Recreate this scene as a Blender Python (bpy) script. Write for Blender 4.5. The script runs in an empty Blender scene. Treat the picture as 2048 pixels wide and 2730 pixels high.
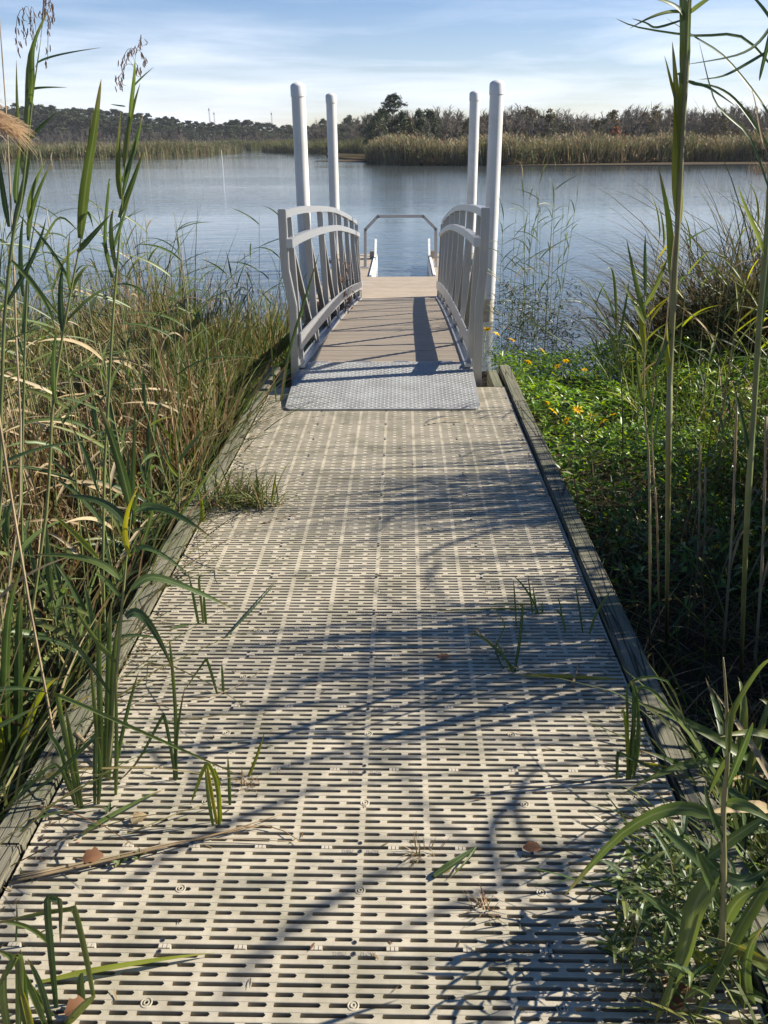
import bpy, bmesh, math, random
import numpy as np
from mathutils import Vector, Matrix

random.seed(11)
rng = np.random.default_rng(11)
R = math.radians
sc = bpy.context.scene
col = sc.collection

# ------------------------------------------------------------------ camera
FOC, PITCH, YAW, ROLL = 2207.0, 0.42023, -0.02496, 0.00954
CAM = np.array([0.1148, -1.3556, 1.7292])
fw = np.array([math.sin(YAW)*math.cos(PITCH), math.cos(YAW)*math.cos(PITCH), -math.sin(PITCH)])
r0 = np.array([math.cos(YAW), -math.sin(YAW), 0.0])
d0 = np.cross(fw, r0)
RT = math.cos(ROLL)*r0 + math.sin(ROLL)*d0
DN = -math.sin(ROLL)*r0 + math.cos(ROLL)*d0
cd = bpy.data.cameras.new('camera')
cam = bpy.data.objects.new('camera', cd)
col.objects.link(cam)
cam.matrix_world = Matrix((
    (RT[0], -DN[0], -fw[0], CAM[0]),
    (RT[1], -DN[1], -fw[1], CAM[1]),
    (RT[2], -DN[2], -fw[2], CAM[2]),
    (0, 0, 0, 1)))
cd.sensor_width = 36.0
cd.lens = FOC/2730*36.0
cd.clip_start = 0.05
cd.clip_end = 4000
sc.camera = cam

# ------------------------------------------------------------------ sun, sky, exposure
SUN_EL = R(35)
SUN_H = (0.985, 0.17)                       # horizontal direction towards the sun
sd = bpy.data.lights.new('sun', 'SUN')
sd.energy = 5.0
sd.angle = R(0.53)
sd.color = (1.0, 0.93, 0.82)
sun = bpy.data.objects.new('sun', sd)
col.objects.link(sun)
sv = Vector((SUN_H[0]*math.cos(SUN_EL), SUN_H[1]*math.cos(SUN_EL), math.sin(SUN_EL)))
sun.rotation_euler = sv.to_track_quat('Z', 'Y').to_euler()
sun.location = (20, 5, 20)

world = bpy.data.worlds.new('World')
sc.world = world
world.use_nodes = True
wn, wl = world.node_tree.nodes, world.node_tree.links
wn.clear()
w_out = wn.new('ShaderNodeOutputWorld')
w_bg = wn.new('ShaderNodeBackground')
w_bg.inputs['Strength'].default_value = 0.052
sky = wn.new('ShaderNodeTexSky')
sky.sky_type = 'NISHITA'
sky.sun_disc = False
sky.sun_elevation = SUN_EL
sky.sun_rotation = math.atan2(SUN_H[0], SUN_H[1])
sky.altitude = 0
sky.air_density = 1.0
sky.dust_density = 0.0
sky.ozone_density = 1.6
w_tc = wn.new('ShaderNodeTexCoord')
w_map = wn.new('ShaderNodeMapping')
w_map.inputs['Scale'].default_value = (1.6, 1.6, 17.0)
w_map.inputs['Rotation'].default_value = (0, R(1.2), 0)
w_nz = wn.new('ShaderNodeTexNoise')
w_nz.inputs['Scale'].default_value = 1.7
w_nz.inputs['Detail'].default_value = 6
w_nz.inputs['Roughness'].default_value = 0.55
w_nz.inputs['Distortion'].default_value = 0.3
w_rmp = wn.new('ShaderNodeMapRange')
w_rmp.inputs['From Min'].default_value = 0.39
w_rmp.inputs['From Max'].default_value = 0.68
w_rmp.inputs['To Min'].default_value = 0.12
w_rmp.inputs['To Max'].default_value = 0.9
w_mix = wn.new('ShaderNodeMixRGB')
w_mix.inputs['Color2'].default_value = (9.6, 10.2, 11.7, 1)
w_hs = wn.new('ShaderNodeHueSaturation')
w_hs.inputs['Saturation'].default_value = 1.25
wl.new(w_tc.outputs['Generated'], w_map.inputs['Vector'])
wl.new(w_map.outputs['Vector'], w_nz.inputs['Vector'])
wl.new(w_nz.outputs['Fac'], w_rmp.inputs['Value'])
w_sep = wn.new('ShaderNodeSeparateXYZ')          # the thin cloud lies low: it thins out with height
wl.new(w_tc.outputs['Generated'], w_sep.inputs['Vector'])
w_el = wn.new('ShaderNodeMapRange'); w_el.interpolation_type = 'SMOOTHSTEP'
w_el.inputs['From Min'].default_value = .06; w_el.inputs['From Max'].default_value = .17
w_el.inputs['To Min'].default_value = 1.0; w_el.inputs['To Max'].default_value = .06
wl.new(w_sep.outputs['Z'], w_el.inputs['Value'])
w_ml = wn.new('ShaderNodeMath'); w_ml.operation = 'MULTIPLY'
wl.new(w_rmp.outputs['Result'], w_ml.inputs[0]); wl.new(w_el.outputs['Result'], w_ml.inputs[1])
wl.new(w_ml.outputs[0], w_mix.inputs['Fac'])
w_tint = wn.new('ShaderNodeMixRGB')
w_tint.blend_type = 'MULTIPLY'
w_tint.inputs['Fac'].default_value = 1.0
w_tint.inputs['Color2'].default_value = (.95, .93, 1.08, 1)
wl.new(sky.outputs['Color'], w_tint.inputs['Color1'])
wl.new(w_tint.outputs['Color'], w_hs.inputs['Color'])
wl.new(w_hs.outputs['Color'], w_mix.inputs['Color1'])
wl.new(w_mix.outputs['Color'], w_bg.inputs['Color'])
wl.new(w_bg.outputs['Background'], w_out.inputs['Surface'])

sc.view_settings.view_transform = 'Standard'
sc.view_settings.look = 'None'
sc.view_settings.exposure = 1.18
sc.view_settings.gamma = 1.0
sc.view_settings.use_curve_mapping = False

WZ = -1.0          # water level
GZ = -0.55         # marsh soil level beside the boardwalk

# ------------------------------------------------------------------ pixel -> world helpers (photo pixels at 2048 wide)
K = 2048/1659.0    # pixels were read off a 1659 wide view of the photo
def ray(x, y): return fw + RT*(x*K-1024)/FOC + DN*(y*K-1365)/FOC
def on_z(x, y, z):
    d = ray(x, y); return CAM + d*((z-CAM[2])/d[2])
def at(x, y, Y):
    d = ray(x, y); return CAM + d*((Y-CAM[1])/d[1])

# ------------------------------------------------------------------ materials
def mat(name):
    m = bpy.data.materials.new(name); m.use_nodes = True
    n, l = m.node_tree.nodes, m.node_tree.links
    n.clear()
    o = n.new('ShaderNodeOutputMaterial')
    return m, n, l, o
def N(n, t, **kw):
    x = n.new(t)
    for k, v in kw.items():
        if k in x.inputs: x.inputs[k].default_value = v
        else: setattr(x, k, v)
    return x
def ramp(n, stops):
    r = n.new('ShaderNodeValToRGB')
    e = r.color_ramp.elements
    while len(e) < len(stops): e.new(0.5)
    for i, (p, c) in enumerate(stops):
        e[i].position = p; e[i].color = (*c, 1)
    return r

def m_surface(name, c1, c2, scale=8, rough=0.6, metal=0.0, bump=0.2, bscale=60, stretch=(1, 1, 1), spec=0.4,
              c3=None, c3scale=2.0, c3amt=0.5, rand=0.0, coat=0.0, bdist=0.004):
    m, n, l, o = mat(name)
    b = N(n, 'ShaderNodeBsdfPrincipled', Roughness=rough, Metallic=metal)
    b.inputs['Specular IOR Level'].default_value = spec
    tc = N(n, 'ShaderNodeTexCoord')
    mp = N(n, 'ShaderNodeMapping', Scale=stretch)
    geo = N(n, 'ShaderNodeNewGeometry')
    l.new(geo.outputs['Position'], mp.inputs['Vector'])
    nz = N(n, 'ShaderNodeTexNoise', Scale=scale, Detail=6.0, Roughness=0.6)
    l.new(mp.outputs['Vector'], nz.inputs['Vector'])
    rp = ramp(n, [(0.32, c1), (0.68, c2)])
    l.new(nz.outputs['Fac'], rp.inputs['Fac'])
    out = rp.outputs['Color']
    if c3:
        n3 = N(n, 'ShaderNodeTexNoise', Scale=c3scale, Detail=5.0, Roughness=0.65)
        l.new(geo.outputs['Position'], n3.inputs['Vector'])
        r3 = N(n, 'ShaderNodeMapRange'); r3.inputs['From Min'].default_value = 0.45; r3.inputs['From Max'].default_value = 0.75
        r3.inputs['To Max'].default_value = c3amt
        l.new(n3.outputs['Fac'], r3.inputs['Value'])
        mx = N(n, 'ShaderNodeMixRGB'); mx.inputs['Color2'].default_value = (*c3, 1)
        l.new(r3.outputs['Result'], mx.inputs['Fac']); l.new(out, mx.inputs['Color1'])
        out = mx.outputs['Color']
    if rand:
        oi = N(n, 'ShaderNodeObjectInfo')
        mr = N(n, 'ShaderNodeMapRange'); mr.inputs['To Min'].default_value = 1-rand; mr.inputs['To Max'].default_value = 1+rand
        l.new(oi.outputs['Random'], mr.inputs['Value'])
        mm = N(n, 'ShaderNodeHueSaturation')
        l.new(mr.outputs['Result'], mm.inputs['Value']); l.new(out, mm.inputs['Color'])
        out = mm.outputs['Color']
    l.new(out, b.inputs['Base Color'])
    if bump:
        nb = N(n, 'ShaderNodeTexNoise', Scale=bscale, Detail=4.0)
        l.new(mp.outputs['Vector'], nb.inputs['Vector'])
        bp = N(n, 'ShaderNodeBump', Strength=bump, Distance=bdist)
        l.new(nb.outputs['Fac'], bp.inputs['Height']); l.new(bp.outputs['Normal'], b.inputs['Normal'])
    l.new(b.outputs['BSDF'], o.inputs['Surface'])
    return m

def m_foliage(name, tint=(1, 1, 1), trans=0.35, rough=0.5, spec=0.3, attr=True, stops=None, rand=0.25):
    """leaf material: colour from the blade's own attribute, or from a ramp over the object's random number"""
    m, n, l, o = mat(name)
    if attr:
        a = N(n, 'ShaderNodeAttribute', attribute_name='Col'); c = a.outputs['Color']
    else:
        oi = N(n, 'ShaderNodeObjectInfo')
        rp = ramp(n, stops); l.new(oi.outputs['Random'], rp.inputs['Fac'])
        tcn = N(n, 'ShaderNodeNewGeometry')
        nz = N(n, 'ShaderNodeTexNoise', Scale=9.0, Detail=3.0)
        l.new(tcn.outputs['Position'], nz.inputs['Vector'])
        mr = N(n, 'ShaderNodeMapRange'); mr.inputs['From Min'].default_value = .3; mr.inputs['From Max'].default_value = .7
        mr.inputs['To Min'].default_value = 1-rand; mr.inputs['To Max'].default_value = 1+rand
        l.new(nz.outputs['Fac'], mr.inputs['Value'])
        hs = N(n, 'ShaderNodeHueSaturation'); l.new(rp.outputs['Color'], hs.inputs['Color']); l.new(mr.outputs['Result'], hs.inputs['Value'])
        c = hs.outputs['Color']
        # veins, pale midrib and dried tip of a long leaf
        al = N(n, 'ShaderNodeAttribute', attribute_name='along'); ac = N(n, 'ShaderNodeAttribute', attribute_name='across')
        ab = N(n, 'ShaderNodeMath', operation='ABSOLUTE'); l.new(ac.outputs['Fac'], ab.inputs[0])
        rib = N(n, 'ShaderNodeMapRange'); rib.inputs['From Min'].default_value = .22; rib.inputs['From Max'].default_value = .08; rib.inputs['To Max'].default_value = .45
        l.new(ab.outputs[0], rib.inputs['Value'])
        on = N(n, 'ShaderNodeMath', operation='GREATER_THAN'); on.inputs[1].default_value = .002; l.new(al.outputs['Fac'], on.inputs[0])
        rb = N(n, 'ShaderNodeMath', operation='MULTIPLY'); l.new(rib.outputs['Result'], rb.inputs[0]); l.new(on.outputs[0], rb.inputs[1])
        vs = N(n, 'ShaderNodeMath', operation='SINE'); vm = N(n, 'ShaderNodeMath', operation='MULTIPLY'); vm.inputs[1].default_value = 34.0
        l.new(ac.outputs['Fac'], vm.inputs[0]); l.new(vm.outputs[0], vs.inputs[0])
        vr = N(n, 'ShaderNodeMapRange'); vr.inputs['From Min'].default_value = -1; vr.inputs['To Min'].default_value = .82; vr.inputs['To Max'].default_value = 1.12
        l.new(vs.outputs[0], vr.inputs['Value'])
        hv_ = N(n, 'ShaderNodeHueSaturation'); l.new(c, hv_.inputs['Color']); l.new(vr.outputs['Result'], hv_.inputs['Value'])
        m1 = N(n, 'ShaderNodeMixRGB'); m1.inputs['Color2'].default_value = (.24, .27, .12, 1)
        l.new(rb.outputs[0], m1.inputs['Fac']); l.new(hv_.outputs['Color'], m1.inputs['Color1'])
        n2 = N(n, 'ShaderNodeTexNoise', Scale=16.0, Detail=4.0); l.new(tcn.outputs['Position'], n2.inputs['Vector'])
        a2 = N(n, 'ShaderNodeMath', operation='MULTIPLY_ADD'); a2.inputs[1].default_value = .55; l.new(n2.outputs['Fac'], a2.inputs[0]); l.new(al.outputs['Fac'], a2.inputs[2])
        tr_ = N(n, 'ShaderNodeMapRange'); tr_.inputs['From Min'].default_value = 1.08; tr_.inputs['From Max'].default_value = 1.28; tr_.inputs['To Max'].default_value = .85
        l.new(a2.outputs[0], tr_.inputs['Value'])
        m2 = N(n, 'ShaderNodeMixRGB'); m2.inputs['Color2'].default_value = (.26, .19, .085, 1)
        l.new(tr_.outputs['Result'], m2.inputs['Fac']); l.new(m1.outputs['Color'], m2.inputs['Color1'])
        c = m2.outputs['Color'] if name in ('reed_leaf', 'yellowing_leaf', 'dry_leaf') else c
    b = N(n, 'ShaderNodeBsdfPrincipled', Roughness=rough); b.inputs['Specular IOR Level'].default_value = spec
    l.new(c, b.inputs['Base Color'])
    if trans > 0:
        t = N(n, 'ShaderNodeBsdfTranslucent')
        hs2 = N(n, 'ShaderNodeHueSaturation', Saturation=1.2, Value=1.6)
        hs2.inputs['Hue'].default_value = 0.49
        l.new(c, hs2.inputs['Color']); l.new(hs2.outputs['Color'], t.inputs['Color'])
        mx = N(n, 'ShaderNodeMixShader', Fac=trans)
        l.new(b.outputs['BSDF'], mx.inputs[1]); l.new(t.outputs['BSDF'], mx.inputs[2])
        l.new(mx.outputs['Shader'], o.inputs['Surface'])
    else:
        l.new(b.outputs['BSDF'], o.inputs['Surface'])
    return m

def m_wood(name, base, dark, green, axis=1):
    m, n, l, o = mat(name)
    geo = N(n, 'ShaderNodeNewGeometry')
    oi = N(n, 'ShaderNodeObjectInfo')
    add = N(n, 'ShaderNodeVectorMath', operation='ADD')
    cmb = N(n, 'ShaderNodeCombineXYZ')
    ml = N(n, 'ShaderNodeMath', operation='MULTIPLY'); ml.inputs[1].default_value = 37.0
    l.new(oi.outputs['Random'], ml.inputs[0]); l.new(ml.outputs[0], cmb.inputs[0]); l.new(ml.outputs[0], cmb.inputs[1])
    l.new(geo.outputs['Position'], add.inputs[0]); l.new(cmb.outputs[0], add.inputs[1])
    mp = N(n, 'ShaderNodeMapping', Scale=(34, 2.2, 34) if axis == 1 else (2.2, 34, 34))
    l.new(add.outputs[0], mp.inputs['Vector'])
    g = N(n, 'ShaderNodeTexNoise', Scale=1.6, Detail=8.0, Roughness=0.65, Distortion=0.6)
    l.new(mp.outputs['Vector'], g.inputs['Vector'])
    rp = ramp(n, [(0.30, dark), (0.46, base), (0.75, tuple(min(1, c*1.35) for c in base))])
    l.new(g.outputs['Fac'], rp.inputs['Fac'])
    n3 = N(n, 'ShaderNodeTexNoise', Scale=3.0, Detail=5.0)
    l.new(geo.outputs['Position'], n3.inputs['Vector'])
    r3 = N(n, 'ShaderNodeMapRange'); r3.inputs['From Min'].default_value = .4; r3.inputs['From Max'].default_value = .7; r3.inputs['To Max'].default_value = .75
    l.new(n3.outputs['Fac'], r3.inputs['Value'])
    mx = N(n, 'ShaderNodeMixRGB'); mx.inputs['Color2'].default_value = (*green, 1)
    l.new(r3.outputs['Result'], mx.inputs['Fac']); l.new(rp.outputs['Color'], mx.inputs['Color1'])
    # drying cracks along the grain
    mp2 = N(n, 'ShaderNodeMapping', Scale=(26, 1.1, 26) if axis == 1 else (1.1, 26, 26))
    l.new(add.outputs[0], mp2.inputs['Vector'])
    v = N(n, 'ShaderNodeTexVoronoi', Scale=1.0, feature='DISTANCE_TO_EDGE')
    l.new(mp2.outputs['Vector'], v.inputs['Vector'])
    cr = N(n, 'ShaderNodeMapRange'); cr.inputs['From Max'].default_value = 0.05
    l.new(v.outputs['Distance'], cr.inputs['Value'])
    mk = N(n, 'ShaderNodeMixRGB'); mk.inputs['Color1'].default_value = (*[c*0.35 for c in dark], 1)
    l.new(cr.outputs['Result'], mk.inputs['Fac']); l.new(mx.outputs['Color'], mk.inputs['Color2'])
    b = N(n, 'ShaderNodeBsdfPrincipled', Roughness=0.85); b.inputs['Specular IOR Level'].default_value = .2
    l.new(mk.outputs['Color'], b.inputs['Base Color'])
    sm = N(n, 'ShaderNodeMath', operation='MULTIPLY'); l.new(cr.outputs['Result'], sm.inputs[0]); l.new(g.outputs['Fac'], sm.inputs[1])
    bp = N(n, 'ShaderNodeBump', Strength=0.7, Distance=0.006)
    l.new(sm.outputs[0], bp.inputs['Height']); l.new(bp.outputs['Normal'], b.inputs['Normal'])
    l.new(b.outputs['BSDF'], o.inputs['Surface'])
    return m

M = {}
M['panel'] = m_surface('beige_plastic', (.335, .295, .215), (.44, .39, .29), scale=14, rough=.62, bump=.35, bscale=420, spec=.35,
                       c3=(.165, .155, .10), c3scale=4.5, c3amt=.8, rand=.09, bdist=.0012)
M['clip'] = m_surface('beige_clip', (.37, .325, .245), (.43, .385, .30), scale=30, rough=.6, bump=0)
M['screw'] = m_surface('steel_screw', (.16, .16, .16), (.30, .30, .29), scale=200, rough=.4, metal=.9, bump=0)
M['letter'] = m_surface('moulded_lettering', (.20, .18, .15), (.26, .23, .19), scale=40, rough=.7, bump=0)
M['curb'] = m_wood('weathered_timber', (.15, .138, .10), (.05, .045, .03), (.085, .098, .05))
M['joist'] = m_wood('dark_timber', (.10, .085, .06), (.04, .035, .025), (.06, .07, .04))
M['alu'] = m_surface('mill_aluminium', (.44, .435, .42), (.57, .565, .55), scale=9, rough=.45, metal=.85, bump=.15, bscale=30, stretch=(40, 1.2, 40), spec=.5, bdist=.0006)
M['alu_post'] = m_surface('extruded_aluminium', (.37, .362, .34), (.49, .48, .455), scale=9, rough=.48, metal=.8, bump=.25, bscale=14, stretch=(60, 60, 1.0), spec=.5, bdist=.0008)
M['plate'] = m_surface('tread_aluminium', (.235, .235, .22), (.32, .32, .30), scale=5, rough=.6, metal=.35, bump=.1, bscale=80, bdist=.0006,
                       c3=(.40, .42, .40), c3scale=5, c3amt=.5)
M['tread'] = m_surface('tread_ridge', (.33, .33, .31), (.42, .415, .39), scale=20, rough=.5, metal=.4, bump=0)
M['plank'] = m_surface('tan_vinyl_plank', (.245, .205, .155), (.31, .26, .20), scale=5, rough=.6, bump=.15, bscale=90, stretch=(1, 8, 1), spec=.3, rand=.05,
                       c3=(.27, .22, .16), c3scale=2, c3amt=.5, bdist=.001)
M['float_deck'] = m_surface('tan_float_deck', (.29, .235, .17), (.345, .285, .21), scale=4, rough=.65, bump=.15, bscale=120, spec=.3, rand=.03, bdist=.001)
M['float_side'] = m_surface('float_side', (.05, .05, .045), (.10, .10, .085), scale=6, rough=.7, bump=.2, bscale=20)
M['sleeve'] = m_surface('white_pile_sleeve', (.58, .565, .52), (.66, .645, .60), scale=2.0, rough=.35, bump=.05, bscale=6, stretch=(1, 1, .3), spec=.5,
                        c3=(.42, .41, .34), c3scale=1.6, c3amt=.5)
M['pile_foot'] = m_surface('tan_pile', (.30, .26, .18), (.48, .43, .33), scale=5, rough=.8, bump=.4, bscale=30)  # browner and darker than the sleeve above
M['white'] = m_surface('white_guide', (.62, .62, .58), (.74, .74, .70), scale=8, rough=.5, bump=.1)
M['black'] = m_surface('black_rubber', (.015, .015, .015), (.03, .03, .03), scale=8, rough=.5, bump=0)
M['soil'] = m_surface('marsh_soil', (.030, .024, .016), (.065, .050, .032), scale=4, rough=.95, bump=.8, bscale=14, spec=.1, bdist=.03)
M['far_soil'] = m_surface('far_marsh_soil', (.06, .048, .028), (.09, .07, .04), scale=.12, rough=1.0, bump=0, spec=0)
M['hill'] = m_surface('wooded_hill', (.035, .042, .026), (.07, .065, .045), scale=.06, rough=.95, bump=.6, bscale=.3, spec=.1, bdist=2.0)
M['mud'] = m_surface('mud', (.06, .048, .034), (.10, .08, .056), scale=.5, rough=1.0, bump=.4, bscale=3, spec=0.0, bdist=.05)
M['grass'] = m_foliage('grass_blades', trans=.30, rough=.5, spec=.25)
M['dead'] = m_foliage('dead_blades', trans=.22, rough=.6, spec=.2)
M['cover'] = m_foliage('ground_cover_leaf', trans=.42, rough=.36, spec=.5)
M['far_reed'] = m_foliage('far_reed_blades', trans=.25, rough=.7, spec=.1)
GREEN = [(0.0, (.040, .070, .026)), (.35, (.065, .105, .032)), (.7, (.10, .14, .038)), (1.0, (.15, .17, .05))]
M['leaf'] = m_foliage('reed_leaf', trans=.38, rough=.42, spec=.4, attr=False, stops=GREEN)
YEL = [(0.0, (.17, .21, .03)), (.6, (.22, .24, .035)), (1.0, (.26, .23, .04))]
M['leaf_yellow'] = m_foliage('yellowing_leaf', trans=.45, rough=.42, spec=.4, attr=False, stops=YEL)
TAN = [(0.0, (.24, .17, .095)), (.5, (.34, .26, .15)), (1.0, (.43, .35, .23))]
M['dry'] = m_foliage('dry_leaf', trans=.2, rough=.6, spec=.2, attr=False, stops=TAN)
STEM = [(0.0, (.10, .13, .045)), (.5, (.16, .17, .06)), (1.0, (.24, .20, .10))]
M['stem'] = m_foliage('reed_stem', trans=0, rough=.45, spec=.4, attr=False, stops=STEM)
M['plume'] = m_foliage('seed_plume', trans=.3, rough=.8, spec=.1, attr=False, stops=[(0, (.16, .10, .07)), (1, (.30, .21, .14))])
M['plume_pale'] = m_foliage('pale_plume', trans=.4, rough=.8, spec=.1, attr=False, stops=[(0, (.48, .36, .22)), (1, (.58, .46, .30))])
M['petal'] = m_foliage('yellow_petal', trans=.3, rough=.5, spec=.2, attr=False, stops=[(0, (.75, .46, .01)), (1, (.82, .58, .03))], rand=.1)
M['disc'] = m_surface('flower_disc', (.25, .13, .02), (.35, .2, .03), scale=200, rough=.8, bump=0)
M['brown_leaf'] = m_foliage('brown_leaf', trans=.2, rough=.5, spec=.3, attr=False, stops=[(0, (.16, .075, .035)), (1, (.28, .15, .08))])
M['bark'] = m_surface('grey_bark', (.075, .062, .05), (.14, .12, .10), scale=1.2, rough=.9, bump=0, spec=.1, rand=.25)
M['twig'] = m_foliage('bare_twigs', trans=.1, rough=.8, spec=.1, attr=False, stops=[(0, (.095, .085, .070)), (.5, (.13, .115, .095)), (1, (.155, .13, .095))])
M['pine_crown'] = m_foliage('pine_needles', trans=.12, rough=.6, spec=.2, attr=False, stops=[(0, (.035, .050, .024)), (1, (.062, .078, .036))], rand=.35)
M['olive_crown'] = m_foliage('olive_leaves', trans=.2, rough=.6, spec=.2, attr=False, stops=[(0, (.065, .065, .030)), (1, (.12, .095, .045))], rand=.35)
M['rust_crown'] = m_foliage('rust_leaves', trans=.2, rough=.6, spec=.2, attr=False, stops=[(0, (.22, .10, .045)), (1, (.24, .11, .05))], rand=.25)
M['russet_crown'] = m_foliage('russet_twigs', trans=.2, rough=.6, spec=.2, attr=False, stops=[(0, (.15, .095, .068)), (1, (.17, .10, .07))], rand=.25)
M['mast'] = m_surface('mast_steel', (.25, .25, .26), (.35, .35, .36), scale=1, rough=.6, metal=.3, bump=0)

def water_mat():
    m, n, l, o = mat('river_water')
    b = N(n, 'ShaderNodeBsdfPrincipled', Roughness=0.04)
    b.inputs['Base Color'].default_value = (.070, .085, .088, 1)
    b.inputs['IOR'].default_value = 1.33
    b.inputs['Specular IOR Level'].default_value = .5
    geo = N(n, 'ShaderNodeNewGeometry')
    mp = N(n, 'ShaderNodeMapping', Scale=(1.0, 2.3, 1))
    l.new(geo.outputs['Position'], mp.inputs['Vector'])
    n1 = N(n, 'ShaderNodeTexNoise', Scale=2.6, Detail=4.0, Roughness=.55, Distortion=.5)
    n2 = N(n, 'ShaderNodeTexNoise', Scale=0.55, Detail=3.0, Roughness=.5)
    l.new(mp.outputs['Vector'], n1.inputs['Vector']); l.new(mp.outputs['Vector'], n2.inputs['Vector'])
    # wind patches: calm and ruffled areas
    mp3 = N(n, 'ShaderNodeMapping', Scale=(.012, .05, 1))
    l.new(geo.outputs['Position'], mp3.inputs['Vector'])
    n3 = N(n, 'ShaderNodeTexNoise', Scale=1.0, Detail=3.0)
    l.new(mp3.outputs['Vector'], n3.inputs['Vector'])
    r3 = N(n, 'ShaderNodeMapRange'); r3.inputs['From Min'].default_value = .35; r3.inputs['From Max'].default_value = .65
    r3.inputs['To Min'].default_value = .30; r3.inputs['To Max'].default_value = 1.0
    l.new(n3.outputs['Fac'], r3.inputs['Value'])
    ad = N(n, 'ShaderNodeMath', operation='ADD'); l.new(n1.outputs['Fac'], ad.inputs[0])
    m2 = N(n, 'ShaderNodeMath', operation='MULTIPLY'); m2.inputs[1].default_value = 2.4
    l.new(n2.outputs['Fac'], m2.inputs[0]); l.new(m2.outputs[0], ad.inputs[1])
    hm = N(n, 'ShaderNodeMath', operation='MULTIPLY'); l.new(ad.outputs[0], hm.inputs[0]); l.new(r3.outputs['Result'], hm.inputs[1])
    bp = N(n, 'ShaderNodeBump', Strength=1.0, Distance=.014)
    l.new(hm.outputs[0], bp.inputs['Height']); l.new(bp.outputs['Normal'], b.inputs['Normal'])
    l.new(b.outputs['BSDF'], o.inputs['Surface'])
    return m
M['water'] = water_mat()

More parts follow.
